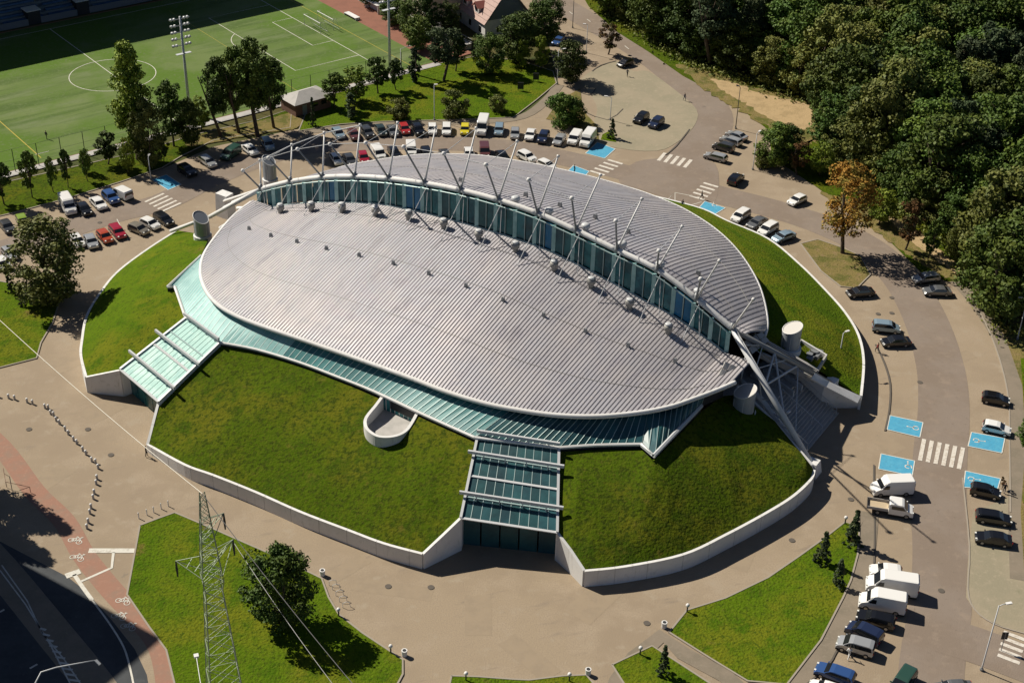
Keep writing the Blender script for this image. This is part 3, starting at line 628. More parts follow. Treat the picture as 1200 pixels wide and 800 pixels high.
for i in range(len(node)):
    if i < 12 and TF[i] is not None:
        b = MB(); b.tube([TM[i], TF[i]], .045, 5); P_(b, 'cable', M['steel'])
    if i+1 < len(node) and i < 9 and TF[i+1] is not None:
        b = MB(); b.tube([TF[i], TF[i+1]], .05, 5); P_(b, 'cable', M['steel'])
    if i < 3:
        b = MB(); b.tube([TM[i], TM[i+1]], .08, 5); P_(b, 'cable', M['steel'])
    # tie from the arch down to the lower roof
    s, _ = to_st(node[i]);
    if i < 13:
        a = node[i].lerp(node[i+1], .12) if i+1 < len(node) else node[i]
        sa, _ = to_st(a); q = ptA(sa-.2, 9.9, .1)
        b = MB(); b.tube([a-NN*.3, q], .06, 6); P_(b, 'tie', M['steel'])
        q2 = ptA(sa+1.4, 11.2, .05); b = MB(); b.tube([a-NN*.3, q2], .05, 6); P_(b, 'tie', M['steel'])
# glass front under the arch: panes, columns and thin bars
def front_pt(x, up, off=0.0):
    zb, za = base_z(x), arch_z(x)-.35
    p = aa+adir*x - NN*(.55+off); return Vector((p.x, p.y, zb+(za-zb)*up))
gw = bpy.data.objects.new('glass_front', None); COL.objects.link(gw); gw.parent = arena
XS = []
for i in range(len(node)-1):
    x0, x1 = (node[i]-aa).dot(adir), (node[i+1]-aa).dot(adir)
    for k in range(4): XS.append(x0+(x1-x0)*k/4)
XS.append((node[-1]-aa).dot(adir)-.2)
rng = random.Random(5)
for i in range(len(XS)-1):
    x0, x1 = XS[i]+.12, XS[i+1]-.12
    q = [front_pt(x0, .04), front_pt(x1, .04), front_pt(x1, .98), front_pt(x0, .98)]; b = MB(); vs = q+[v+NN*.08 for v in q]
    b.add(vs, [(0, 1, 2, 3), (7, 6, 5, 4), (0, 4, 5, 1), (1, 5, 6, 2), (2, 6, 7, 3), (3, 7, 4, 0)])
    blue = i in (9, 18, 19, 33, 46, 47)
    P_(b, 'glass_pane', M['blueglass' if blue else 'clear'], gw)
for i, x in enumerate(XS):
    wide = i % 2 == 0
    b = MB(); b.bar(front_pt(x, 0, .12), front_pt(x, 1, .12), .58 if wide else .12, .26 if wide else .12, 0); P_(b, 'window_column' if wide else 'window_bar', M['teal' if wide else 'mullion'], gw)
xx = np.linspace(XS[0], XS[-1], 40)
b = MB(); b.tube([front_pt(x, .0, .25) for x in xx], .18, 6); P_(b, 'window_sill', M['mullion'], gw)
b = MB(); b.tube([front_pt(x, .97, .2) for x in xx], .10, 6); P_(b, 'window_head', M['mullion'], gw)
# flashing between sill and roof
b = MB(); n = len(xx); v1 = [front_pt(x, .0, .1) for x in xx]; v2 = [front_pt(x, .0, 1.0)+Vector((0, 0, -.15)) for x in xx]
b.add(v1+v2, [(i, n+i, n+i+1, i+1) for i in range(n-1)]); P_(b, 'roof_flashing', M['roof'])
# extract cowls along the foot of the glass, caps behind the arch and small roof vents
def z_on(pt, px, py, te, tt):
    # find the spot of the roof seen at this pixel
    z = 15.0
    for _ in range(25):
        p = at(px, py, z); s, t = to_st(p); x = min(1, max(0, (t-te(s))/(tt(s)-te(s)))); z = .5*z+.5*pt(s, x*12, 0).z
    return at(px, py, z)
for i, (x, y) in enumerate([(329, 249), (365, 247), (401, 248), (440, 252), (479, 257), (520, 267), (561, 280), (604, 294), (649, 316), (692.5, 336), (737.5, 361), (782.5, 390)]):
    p = z_on(ptA, x, y, fe_t, lambda s: line_t(s)-.95); b = MB(); U = lambda k: p+Vector((0, 0, k))
    b.tube([U(-.3), U(1.0)], .42, 10); b.tube([U(.55), U(.6), U(1.25), U(1.3)], [.5, .62, .62, .5], 12); P_(b, 'roof_cowl', M['cowl'], arena, True)
    b = MB(); b.tube([U(1.3), U(1.5), U(1.62)], [.46, .52, .3], 12); P_(b, 'cowl_cap', M['steel'], arena, True)
for x, y in [(604, 239), (643, 253), (686, 271), (729, 292), (773, 316), (817.5, 347)]:
    p = z_on(ptB, x, y, re_t, lambda s: line_t(s)+.5); b = MB(); b.tube([p-Vector((0, 0, .2)), p+Vector((0, 0, .6))], .45, 10); b.tube([p+Vector((0, 0, .6)), p+Vector((0, 0, 1.1)), p+Vector((0, 0, 1.3))], [.65, .65, .35], 12); P_(b, 'roof_cowl', M['steel'], arena, True)
for x, y in [(292, 269), (317.5, 277), (348, 284), (382.5, 292), (421, 300), (461, 309.5), (502.5, 321.5), (546, 336), (589.5, 352.5), (637, 370.5), (686, 389), (736, 406), (791, 424)]:
    p = z_on(ptA, x, y, fe_t, lambda s: line_t(s)-.95); b = MB(); b.box((p.x, p.y, p.z+.25), (.5, .4, .7), AX, top=.7); P_(b, 'roof_vent', M['grey'])
for x, y in [(616, 230), (656, 242), (697.5, 256), (736, 273), (818, 322), (540, 213)]:
    p = z_on(ptB, x, y, re_t, lambda s: line_t(s)+.5); b = MB(); b.box((p.x, p.y, p.z+.3), (.7, .4, .8), AX, top=.7); P_(b, 'roof_vent', M['grey'])
# long seam caps across the roofs, where two sheets of each rib overlap
for pt_f, ks in ((ptA, (3.5, 7.4, 10.6)), (ptB, (4.2, 8.4))):
    for kk in ks:
        s0_, s1_ = (-39, 43.5) if pt_f is ptA else (-35, 40)
        b = MB(); b.tube([pt_f(s0_+(s1_-s0_)*i/60, kk, .015) for i in range(61)], .035, 4); P_(b, 'roof_seam', M['cowl'])
# light panels closing the right ends of the two roofs
for c in ([(850, 423, 13.2), (871, 432, 11.8), (857, 449, 11.3), (842, 439, 12.3)], [(872, 399, 13.6), (893, 388, 12.8), (902, 399, 11.8), (882, 415, 12.3)]):
    q = [at(*p) for p in c]
    for i in range(3):
        for j in range(2):
            f = lambda a, d: (q[0].lerp(q[1], a)).lerp(q[3].lerp(q[2], a), d)
            b = MB(); b.slab([f(i/3+.02, j/2+.03), f((i+1)/3-.02, j/2+.03), f((i+1)/3-.02, (j+1)/2-.03), f(i/3+.02, (j+1)/2-.03)], .2); P_(b, 'end_panel', M['concrete'])

# glass skirt round the front
sk = bpy.data.objects.new('glass_skirt', None); COL.objects.link(sk); sk.parent = arena
def skirt(outer, inner, n, matf, mull=.07):
    A = resample(outer, n+1); Bn = resample(inner, n+1)
    for i in range(n):
        b = MB(); b.slab([A[i], A[i+1], Bn[i+1], Bn[i]], .08); P_(b, 'glass_pane', M[matf(i/n)], sk)
    for i in range(n+1):
        b = MB(); up = Vector((0, 0, .02)); b.bar(A[i]+up, Bn[i]+up, .075, .05); P_(b, 'glazing_bar', M['mullion'], sk)
    b = MB(); b.tube([Vector(p)+Vector((0, 0, .08)) for p in outer], .24, 6); P_(b, 'edge_beam', M['white'], sk)
    for i in range(0, n):
        pass
    b = MB(); m_ = len(A); b.add([p+Vector((0, 0, -.12)) for p in A]+[p+Vector((0, 0, -1.5)) for p in A], [(i, m_+i, m_+i+1, i+1) for i in range(m_-1)]); P_(b, 'skirt_wall', M['dark'], sk)
inner = [stz(p.x*.985, p.y*.985, 11.1) for p in fe]
def sub(a, b):
    def pt(x):
        for p, q in zip(inner, inner[1:]):
            sp, sq = to_st(p)[0], to_st(q)[0]
            if sp <= x <= sq: return p.lerp(q, (x-sp)/max(1e-6, sq-sp))
        return inner[-1] if x > 0 else inner[0]
    return [pt(a)]+[q for q in inner if a+.15 < to_st(q)[0] < b-.15]+[pt(b)]
G = 9.0
oL = [at(236, 300, G+1.2), at(196, 337, G)]
b = MB(); b.tube([p+Vector((0, 0, .12)) for p in oL], .2, 6); P_(b, 'edge_beam', M['white'], sk)
skirt([at(196, 337, G), at(205, 336.5, G), at(217, 371, G)], [at(236, 300, G+1.2)]+sub(-37.5, -29.1), 14, lambda t: 'sheen_glass')
skirt([at(217, 371, G), at(258, 402, G)], sub(-29.1, -20.0), 9, lambda t: 'sheen_glass')
oM = catmull(ring_pts([(258, 402, G), (300, 410, G), (350, 425, G), (395, 442, G), (440, 460, G), (500, 488, G), (556, 513, G)]), 4)
skirt(oM, sub(-20.0, 24.4), 44, lambda t: 'sheen_glass' if t < .22 else 'glass')
skirt([at(556, 513, G), at(655, 525, G)], sub(24.4, 33.4), 12, lambda t: 'canopy_glass')
skirt(catmull(ring_pts([(655, 525, G), (700, 522, G), (752, 521, G)]), 3), sub(33.4, 39.5), 10, lambda t: 'canopy_glass')
skirt([at(752, 521, G), at(766, 534, G), at(822, 475, G+.6)], sub(39.5, 43.8), 10, lambda t: 'canopy_glass')
b = MB(); b.tube([at(752, 521, G+.1), at(766, 534, G+.1), at(822, 475, G+.7)], .3, 6); P_(b, 'edge_beam', M['steel'], sk)

# entrance canopies
def canopy(name, q, nx, ny, gm, beams, wallm, over=.9):
    cn = bpy.data.objects.new(name, None); COL.objects.link(cn); cn.parent = arena
    f = lambda a, d: (q[0].lerp(q[1], a)).lerp(q[3].lerp(q[2], a), d)     # q0-q1 low edge, q3-q2 high edge
    for i in range(nx):
        for j in range(ny):
            b = MB(); b.slab([f(i/nx+.0015, j/ny+.003), f((i+1)/nx-.0015, j/ny+.003), f((i+1)/nx-.0015, (j+1)/ny-.003), f(i/nx+.0015, (j+1)/ny-.003)], .08); P_(b, 'glass_pane', M[gm], cn)
    for i in range(nx+1):
        b = MB(); e = i in (0, nx); u = Vector((0, 0, .1 if e else .02)); b.bar(f(i/nx, 0)+u, f(i/nx, 1)+u, .34 if e else .08, .3 if e else .05); P_(b, 'glazing_bar', M['steel' if e else 'mint_sheen_glass' if gm == 'mint_sheen_glass' else 'mullion'], cn)
    for j in range(ny+1):
        b = MB(); u = Vector((0, 0, .05)); b.bar(f(0, j/ny)+u, f(1, j/ny)+u, .4 if j in (0, 2) else .2, .12); P_(b, 'cross_rail', M['steel' if j in (0, 2) else 'mullion'], cn)
    for v, ext in beams:
        A, Bv = f(0, v), f(1, v); d = (Bv-A).normalized(); u = Vector((0, 0, over))
        b = MB(); b.bar(A-d*ext+u, Bv+d*ext+u, .30, .42)
        for k in range(4): c = A.lerp(Bv, (k+.5)/4); b.bar(c, c+u, .14, .14)
        P_(b, 'crossbeam', M['steel'], cn)
    # glazed front under the low edge and side walls
    for i in range(nx//2):
        a, c = f(2*i/nx+.008, 0), f(2*(i+1)/nx-.008, 0); b = MB(); dn = Vector((0, 0, -.35)); inn = (f(.5, 1)-f(.5, 0)); inn.z = 0; inn = inn.normalized()*1.2
        b.add([a+inn+dn, c+inn+dn, Vector((c.x, c.y, 0))+inn, Vector((a.x, a.y, 0))+inn, a+inn*1.08+dn, c+inn*1.08+dn, Vector((c.x, c.y, 0))+inn*1.08, Vector((a.x, a.y, 0))+inn*1.08], [(0, 1, 2, 3), (7, 6, 5, 4), (0, 4, 5, 1), (1, 5, 6, 2), (2, 6, 7, 3), (3, 7, 4, 0)])
        P_(b, 'entrance_glazing', M['canopy_glass' if wallm else 'clear'], cn)
    return cn
qf = [at(540, 607, 5.15), at(653, 624, 4.5), at(655, 525, G), at(560, 510, G)]
canopy('front_canopy', qf, 10, 4, 'canopy_glass', ((.23, .7), (.72, .7), (.985, .1)), True)
ql = [at(186, 471, 4.6), at(141, 433, 4.6), at(218, 373, G), at(257.6, 402, G)]
canopy('left_canopy', ql, 10, 4, 'mint_sheen_glass', ((.2, 1.1), (.6, 1.1), (.985, .1)), False)
# walls carrying the canopies
for a, c in ((qf[0], qf[3]), (qf[1], qf[2]), (ql[0], ql[3]), (ql[1], ql[2])):
    b = MB(); b.add([a-Vector((0, 0, .1)), c-Vector((0, 0, .1)), Vector((c.x, c.y, 0)), Vector((a.x, a.y, 0))], [(0, 1, 2, 3)]); d = (c-a); d.z = 0; d.normalize(); n = Vector((-d.y, d.x, 0))*.12
    b = MB(); b.add([p+s*n for s in (1, -1) for p in (a-Vector((0, 0, .1)), c-Vector((0, 0, .1)), Vector((c.x, c.y, 0)), Vector((a.x, a.y, 0)))], [(0, 1, 2, 3), (7, 6, 5, 4), (0, 4, 5, 1), (1, 5, 6, 2), (2, 6, 7, 3), (3, 7, 4, 0)]); P_(b, 'side_wall', M['white'])
# round terrace let into the grass bank
tr = bpy.data.objects.new('terrace', None); COL.objects.link(tr); tr.parent = arena
rim = catmull(bal_rim, 4); b = MB(); th = .42; L1, R1 = [], []
cc = sum(rim, Vector())/len(rim)
for i, p in enumerate(rim):
    d = rim[min(i+1, len(rim)-1)]-rim[max(i-1, 0)]; d.z = 0; d.normalize(); n = Vector((-d.y, d.x, 0))
    if n.dot(cc-p) < 0: n = -n
    L1.append(p); R1.append(p+n*th)
n = len(rim); b.add(L1+R1+[Vector((q.x, q.y, 5.0)) for q in L1]+[Vector((q.x, q.y, 5.0)) for q in R1], sum([[(n+i, n+i+1, i+1, i), (i, i+1, 2*n+i+1, 2*n+i), (3*n+i, 3*n+i+1, n+i+1, n+i)] for i in range(n-1)], []))
P_(b, 'parapet', M['white'], tr)
b = MB(); fl = [Vector((p.x, p.y, 6.9)) for p in rim]+[at(496, 476, 8.9), at(452, 458, 8.9)]; b.prism([(p.x, p.y) for p in fl], 6.3, 6.9); P_(b, 'floor', M['concrete'], tr)
a, c = at(449, 464.5, 8.7), at(490, 481.5, 8.7); inw = -NN*.25
for i in range(8):
    p, q = a.lerp(c, i/8+.01), a.lerp(c, (i+1)/8-.01); b = MB(); b.add([x+k for k in (inw, inw*1.3) for x in (p, q, Vector((q.x, q.y, 6.85)), Vector((p.x, p.y, 6.85)))], [(0, 1, 2, 3), (7, 6, 5, 4), (0, 4, 5, 1), (1, 5, 6, 2), (2, 6, 7, 3), (3, 7, 4, 0)]); P_(b, 'glass_pane', M['clear'], tr)
for i in range(9):
    p = a.lerp(c, i/8)+inw*.7; b = MB(); b.bar(p, Vector((p.x, p.y, 6.85)), .26, .22); P_(b, 'window_bar', M['white'], tr)

# stairs at both ends of the arch
def stairs(sg, s0, s1, t0, t1, ztop, n, name):
    st_ = bpy.data.objects.new(name, None); COL.objects.link(st_); st_.parent = arena
    b = MB(); b.prism([stz(sg*40, t0), stz(sg*s0, t0), stz(sg*s0, t1), stz(sg*40, t1)], 0, ztop); P_(b, 'landing', M['concrete'], st_)
    for i in range(n):
        a, c = s0+(s1-s0)*i/n, s0+(s1-s0)*(i+1)/n; b = MB(); b.prism([stz(sg*a, t0), stz(sg*c, t0), stz(sg*c, t1), stz(sg*a, t1)], 0, ztop*(1-(i+1)/(n+1))); P_(b, 'step', M['concrete'], st_)
stairs(1, 48.5, 55.5, 0.0, 12.2, 4.0, 16, 'right_stair')
stairs(-1, 47.5, 54.5, -3.5, 9.5, 4.0, 16, 'left_stair')
b = MB(); b.slab([at(1009, 464, 2.6), at(972, 447, 5.0), at(955, 437, 6.5), at(951, 443, 6.3), at(966, 452, 4.9), at(1005, 472, 2.4)], .25)
b.add([at(1009, 466, 2.5), at(966, 452, 4.7), at(960, 478, 0), at(1007, 478, 0)], [(0, 1, 2, 3)]); b.add([at(966, 452, 4.7), at(951, 443, 6.2), at(930, 440, 4), at(960, 478, 0)], [(0, 1, 2, 3)])
P_(b, 'stair_wall', M['white'])
for i, (a, c) in enumerate((((880, 392, 9.5), (958, 436, 5.6)), ((890, 415, 8), (955, 445, 5)))):
    b = MB(); b.bar(at(*a), at(*c), .5, .9); P_(b, 'stair_wall', M['concrete'])
for px, py, px2, py2 in ((898, 425, 940, 455), (894, 436, 930, 462)):
    b = MB(); b.bar(at(px, py, 4.5), at(px2, py2, 4.4), .15, 1.0); P_(b, 'handrail', M['steel'])
# plant pit beside the right intake tower
pit = thing('ventilation_unit', 'grey rooftop plant units in an open walled pit beside the right intake tower', 'ventilation unit', at(948, 418, 5.5))
PP = [at(938, 400, 6.6), at(968, 418, 5.8), at(956, 437, 5.6), at(927, 419, 6.6)]
for i in range(4):
    b = MB(); a, c = PP[i], PP[(i+1) % 4]; b.bar(a, c, .25, .8); o = P_(b, 'parapet', M['concrete' if i else 'white'], pit)
b = MB(); b.slab([p-Vector((0, 0, 1.6)) for p in PP], .2); P_(b, 'floor', M['dark'], pit)
for k, (x, y) in enumerate(((940, 412), (948, 420), (955, 417))):
    p = at(x, y, 5.4); b = MB(); b.box(p, (1.6, 2.2, 1.4), AX); b.tube([p+Vector((0, 0, .7)), p+Vector((0, 0, .9))], .5, 10); P_(b, 'unit', M['grey'], pit)
# intake towers with slanting tops
def tower(px, py, z0, r, h, label, capm='concrete', az=0):
    m = 'shaft'; capm = 'capgrey' if capm == 'capgrey' else 'cap'
    p = at(px, py, z0); t = thing('intake_tower', label, 'ventilation tower', p, 0, 'slant topped intake towers')
    b = MB(); n = 20; lo, hi = [], []
    for i in range(n):
        a = 2*math.pi*i/n; x, y = r*math.cos(a), r*math.sin(a); lo.append((x, y, 0)); hi.append((x, y, h+(x*math.cos(az)+y*math.sin(az))*(.55 if capm == 'capgrey' else .38)))
    b.add(lo+hi, [(i, (i+1) % n, n+(i+1) % n, n+i) for i in range(n)]); me = b.mesh('shaft', M[m], True); link('shaft', me, t)
    b = MB(); b.add([(x*.97, y*.97, z-.02) for x, y, z in hi], [list(range(n))]); link('slanted_cap', b.mesh('slanted_cap', M[capm]), t)
    b = MB(); b.tube([hi[i] for i in range(n)]+[hi[0]], .07, 5, cap=False); link('cap_rim', b.mesh('cap_rim', M['white']), t)
    b = MB(); b.tube([(0, 0, -2.5), (0, 0, 1.0), (0, 0, 1.05)], [r*1.22, r*1.22, r*1.0], n); link('plinth', b.mesh('plinth', M['white'], False), t)
    for k in range(6):
        a = 2*math.pi*k/6+.3; b = MB(); b.bar((r*1.01*math.cos(a), r*1.01*math.sin(a), 1), (r*1.01*math.cos(a), r*1.01*math.sin(a), h-r*.7), .06, .06); link('panel_joint', b.mesh('panel_joint', M['white']), t)
M['cap'] = mat('cap', (.52, .50, .47), .7); M['capgrey'] = mat('capgrey', (.17, .19, .22), .5, .2)
M['shaft'] = mat('shaft', (.34, .37, .41), .5, .3, var=[((.3, .33, .37), .8, .4, .7)])
tower(869.5, 488, 5.6, 1.5, 4.3, 'round grey intake tower with slanting top on the front grass beside the arch leg', 'shaft', R(10))
tower(924.5, 413, 6.4, 1.4, 4.3, 'round grey intake tower with slanting top on the right-hand grass bank', 'shaft', R(15))
tower(238, 281, 4.6, 1.25, 4.2, 'round grey intake tower at the left end of the roof, beside the white arch leg', 'capgrey', R(140))
tower(317, 215, 4.0, 1.15, 4.6, 'grey intake tower half hidden behind the left end of the glass arch', 'capgrey', R(145))

# ------------------------------------------------------------ vehicles
VT = {
 'hatchback': dict(W=1.75, prof=[(-1.98, .32), (-2.03, .62), (-1.98, .98), (-1.72, 1.38), (-1.3, 1.48), (-.1, 1.50), (.35, 1.42), (1.05, .98), (1.75, .82), (2.0, .62), (2.02, .32)], ws=((1.0, 1.0), (.40, 1.40)), rw=((-1.96, 1.02), (-1.74, 1.36)), side=[(-1.65, 1.0), (-1.45, 1.36), (.22, 1.38), (.85, 1.0)], wh=(-1.25, 1.25), belt=.95),
 'saloon': dict(W=1.8, prof=[(-2.28, .32), (-2.32, .6), (-2.28, .95), (-1.75, 1.02), (-1.15, 1.38), (-.6, 1.43), (.2, 1.42), (.55, 1.34), (1.2, .95), (2.05, .80), (2.28, .6), (2.30, .32)], ws=((1.15, .97), (.58, 1.32)), rw=((-1.72, 1.04), (-1.18, 1.36)), side=[(-1.5, .98), (-1.0, 1.30), (.35, 1.31), (1.0, .97)], wh=(-1.4, 1.4), belt=.93),
 'estate': dict(W=1.8, prof=[(-2.28, .32), (-2.34, .6), (-2.30, 1.0), (-2.05, 1.38), (-1.7, 1.46), (.1, 1.46), (.55, 1.38), (1.2, .98), (2.05, .82), (2.28, .62), (2.30, .32)], ws=((1.15, 1.0), (.60, 1.36)), rw=((-2.28, 1.03), (-2.07, 1.36)), side=[(-2.0, 1.0), (-1.8, 1.34), (.4, 1.35), (1.0, 1.0)], wh=(-1.4, 1.4), belt=.96),
 'offroader': dict(W=1.88, prof=[(-2.15, .4), (-2.2, .75), (-2.15, 1.12), (-1.92, 1.58), (-1.5, 1.68), (.0, 1.69), (.45, 1.6), (1.05, 1.14), (1.9, 1.0), (2.15, .75), (2.17, .4)], ws=((1.0, 1.16), (.50, 1.57)), rw=((-2.13, 1.15), (-1.94, 1.56)), side=[(-1.85, 1.13), (-1.68, 1.55), (.3, 1.56), (.85, 1.13)], wh=(-1.35, 1.35), belt=1.08),
 'people_carrier': dict(W=1.82, prof=[(-2.15, .32), (-2.22, .7), (-2.18, 1.05), (-2.02, 1.6), (-1.6, 1.70), (.3, 1.70), (.75, 1.58), (1.45, 1.06), (2.0, .85), (2.2, .62), (2.22, .32)], ws=((1.4, 1.08), (.8, 1.55)), rw=((-2.17, 1.08), (-2.04, 1.56)), side=[(-1.95, 1.08), (-1.85, 1.55), (.6, 1.56), (1.15, 1.08)], wh=(-1.4, 1.4), belt=1.03),
 'small_van': dict(W=1.9, prof=[(-2.35, .35), (-2.40, .8), (-2.38, 1.75), (-2.2, 1.92), (.5, 1.92), (.9, 1.80), (1.6, 1.18), (2.2, .98), (2.4, .7), (2.42, .35)], ws=((1.55, 1.2), (.95, 1.74)), rw=((-2.40, 1.2), (-2.38, 1.7)), side=[(.0, 1.2), (.0, 1.68), (.75, 1.68), (1.3, 1.2)], wh=(-1.5, 1.55), belt=1.2),
 'van': dict(W=2.0, prof=[(-2.75, .38), (-2.80, .8), (-2.78, 2.35), (-2.6, 2.52), (.75, 2.52), (1.1, 2.38), (1.95, 1.38), (2.55, 1.12), (2.78, .75), (2.80, .38)], ws=((1.9, 1.42), (1.22, 2.2)), rw=((-2.80, 1.5), (-2.79, 2.1)), side=[(.75, 1.35), (.75, 1.95), (1.25, 1.95), (1.65, 1.35)], wh=(-1.7, 1.85), belt=1.4),
 'long_van': dict(W=2.05, prof=[(-3.1, .38), (-3.15, .8), (-3.13, 2.5), (-2.95, 2.68), (1.1, 2.68), (1.45, 2.5), (2.25, 1.42), (2.85, 1.15), (3.1, .75), (3.12, .38)], ws=((2.2, 1.46), (1.56, 2.32)), rw=((-3.15, 1.6), (-3.14, 2.2)), side=[(1.05, 1.4), (1.05, 2.0), (1.55, 2.0), (1.95, 1.4)], wh=(-1.95, 2.1), belt=1.4),
 'cab': dict(W=1.95, prof=[(-.35, .45), (-.38, .9), (-.36, 1.95), (-.2, 2.08), (1.25, 2.08), (1.55, 1.95), (2.15, 1.25), (2.75, 1.05), (2.9, .7), (2.92, .4)], ws=((2.1, 1.3), (1.62, 1.88)), rw=((-.40, 1.35), (-.385, 1.85)), side=[(.0, 1.3), (.0, 1.8), (1.45, 1.8), (1.85, 1.3)], wh=(-1.7, 2.05), belt=1.3),
}
def half_w(d, z):
    w = d['W']/2; H = max(p[1] for p in d['prof'])
    if z <= d['belt']: return w*(.95+.05*min(1, z/.5))
    t = (z-d['belt'])/(H-d['belt']); vanlike = H > 1.85
    return w*(1-(.05 if vanlike else .17)*t)
VC = {}
def veh_meshes(ty, col):
    if (ty, col) in VC: return VC[ty, col]
    d = VT[ty]; P = d['prof']; n = len(P); cx = sum(p[0] for p in P)/n; cz = sum(p[1] for p in P)/n; b = MB()
    for sgn, k, dd in ((1, .93, 0), (1, 1, .14), (-1, 1, .14), (-1, .93, 0)):
        for x, z in P:
            b.v.append((cx+(x-cx)*(1 if dd else .97), sgn*(half_w(d, z)-dd), z if dd or z < .5 else cz+(z-cz)*.965))
    for a in range(3):
        for i in range(n): j = (i+1) % n; b.face([a*n+i, a*n+j, (a+1)*n+j, (a+1)*n+i])
    b.face(list(range(n))[::-1]); b.face([3*n+i for i in range(n)])
    for sg in (1, -1):      # mirrors
        x = d['ws'][0][0]-.1; b.box((x, sg*(d['W']/2+.09), d['belt']+.1), (.14, .2, .14))
    body = b.mesh('body', paint(col, (0, 0, 0))); flip_fix(body)
    def plate(pts, nrm): 
        b = MB(); q = [Vector(p)+nrm*.02 for p in pts]; r = [Vector(p)-nrm*.05 for p in pts]; n = len(q)
        b.add(q+r, [list(range(n)), list(range(n, 2*n))[::-1]]+[(i, n+i, n+(i+1) % n, (i+1) % n) for i in range(n)]); return b
    out = dict(body=body); L_u = max(p[0] for p in P)-min(p[0] for p in P); b = MB(); b.box(((max(p[0] for p in P)+min(p[0] for p in P))/2, 0, .30), (L_u-.12, d['W']+.03, .22)); out['underbody'] = b.mesh('underbody', M['tyre'])
    for key, nm, k in (('ws', 'windscreen', .94), ('rw', 'rear_window', .90)):
        (x0, z0), (x1, z1) = d[key]; w0, w1 = half_w(d, z0)*k, half_w(d, z1)*k
        nr = Vector((z1-z0, 0, x0-x1)).normalized(); 
        if (key == 'ws') != (nr.x > 0): nr = -nr
        out[nm] = plate([(x0, -w0, z0), (x0, w0, z0), (x1, w1, z1), (x1, -w1, z1)], nr).mesh(nm, M['window'])
    for sg in (1, -1):
        b = MB(); ps = [(x, sg*(half_w(d, z)-.0), z) for x, z in d['side']]
        q = plate(ps, Vector((0, sg, .1)).normalized()); out['side_window%d' % sg] = q.mesh('side_window', M['window'])
    b = MB(); r = .32 if ty not in ('van', 'long_van', 'cab', 'offroader') else .37
    b.tube([(0, -.11, 0), (0, .11, 0)], r, 14); out['wheel'] = b.mesh('wheel', M['tyre']); out['r'] = r
    b = MB(); b.tube([(0, -.13, 0), (0, .13, 0)], r*.6, 10); out['rim'] = b.mesh('rim', M['rim'])
    fx = max(p[0] for p in P); rx = min(p[0] for p in P)
    zf = [p[1] for p in P if p[0] > fx-.45 and p[1] > .5]; b = MB(); b.box((fx-.13, 0, max(zf)-.08), (.24, .26, .12)); out['headlight'] = b.mesh('headlight', M['lamp_lens'])
    b = MB(); b.box((rx+.04, 0, d['belt']-.12), (.12, .22, .26)); out['taillight'] = b.mesh('taillight', M['tail'])
    VC[ty, col] = out; return out
def flip_fix(me):
    import bmesh
    bm = bmesh.new(); bm.from_mesh(me); bmesh.ops.recalc_face_normals(bm, faces=bm.faces); bm.to_mesh(me); bm.free()
def vehicle(ty, col, f, r, label, group='vehicles parked around the arena', z=.65):
    a, c = at(*f, z), at(*r, z); p = (a+c)/2; rz = math.atan2(a.y-c.y, a.x-c.x)
    cat = 'van' if 'van' in ty else 'pickup truck' if ty == 'pickup' else 'car'
    t = thing('parked_van' if cat == 'van' else 'pickup_truck' if ty == 'pickup' else 'parked_car', label, cat, (p.x, p.y, .055), rz, group)
    key = 'cab' if ty == 'pickup' else ty
    m = veh_meshes(key, col); d = VT[key]
    link('body', m['body'], t); link('underbody', m['underbody'], t); link('windscreen', m['windscreen'], t); link('rear_window', m['rear_window'], t)
    for sg in (1, -1): link('side_window', m['side_window%d' % sg], t)
    for x in d['wh']:
        for sg in (1, -1):
            o = link('wheel', m['wheel'], t, (x, sg*(d['W']/2-.10), m['r'])); link('rim', m['rim'], o)
    for sg in (1, -1): link('headlight', m['headlight'], t, (0, sg*(d['W']/2-.32), 0))
    if ty == 'pickup':
        b = MB(); b.box((-1.75, 0, .82), (2.75, 1.9, .10)); link('load_floor', b.mesh('load_floor', M['plywood']), t)
        for sg in (1, -1): b = MB(); b.box((-1.75, sg*.98, 1.03), (2.75, .06, .42)); link('drop_side', b.mesh('drop_side', M['concrete']), t)
        b = MB(); b.box((-3.13, 0, 1.03), (.06, 1.96, .42)); link('tailboard', b.mesh('tailboard', M['darkkerb']), t)
        b = MB(); b.box((-1.3, 0, .6), (3.2, .8, .22)); link('chassis', b.mesh('chassis', M['dark']), t)
    else:
        for sg in (1, -1): link('taillight', m['taillight'], t, (0, sg*(d['W']/2-.16), 0))
    return t
M['plywood'] = mat('plywood', (.45, .36, .24), .8)
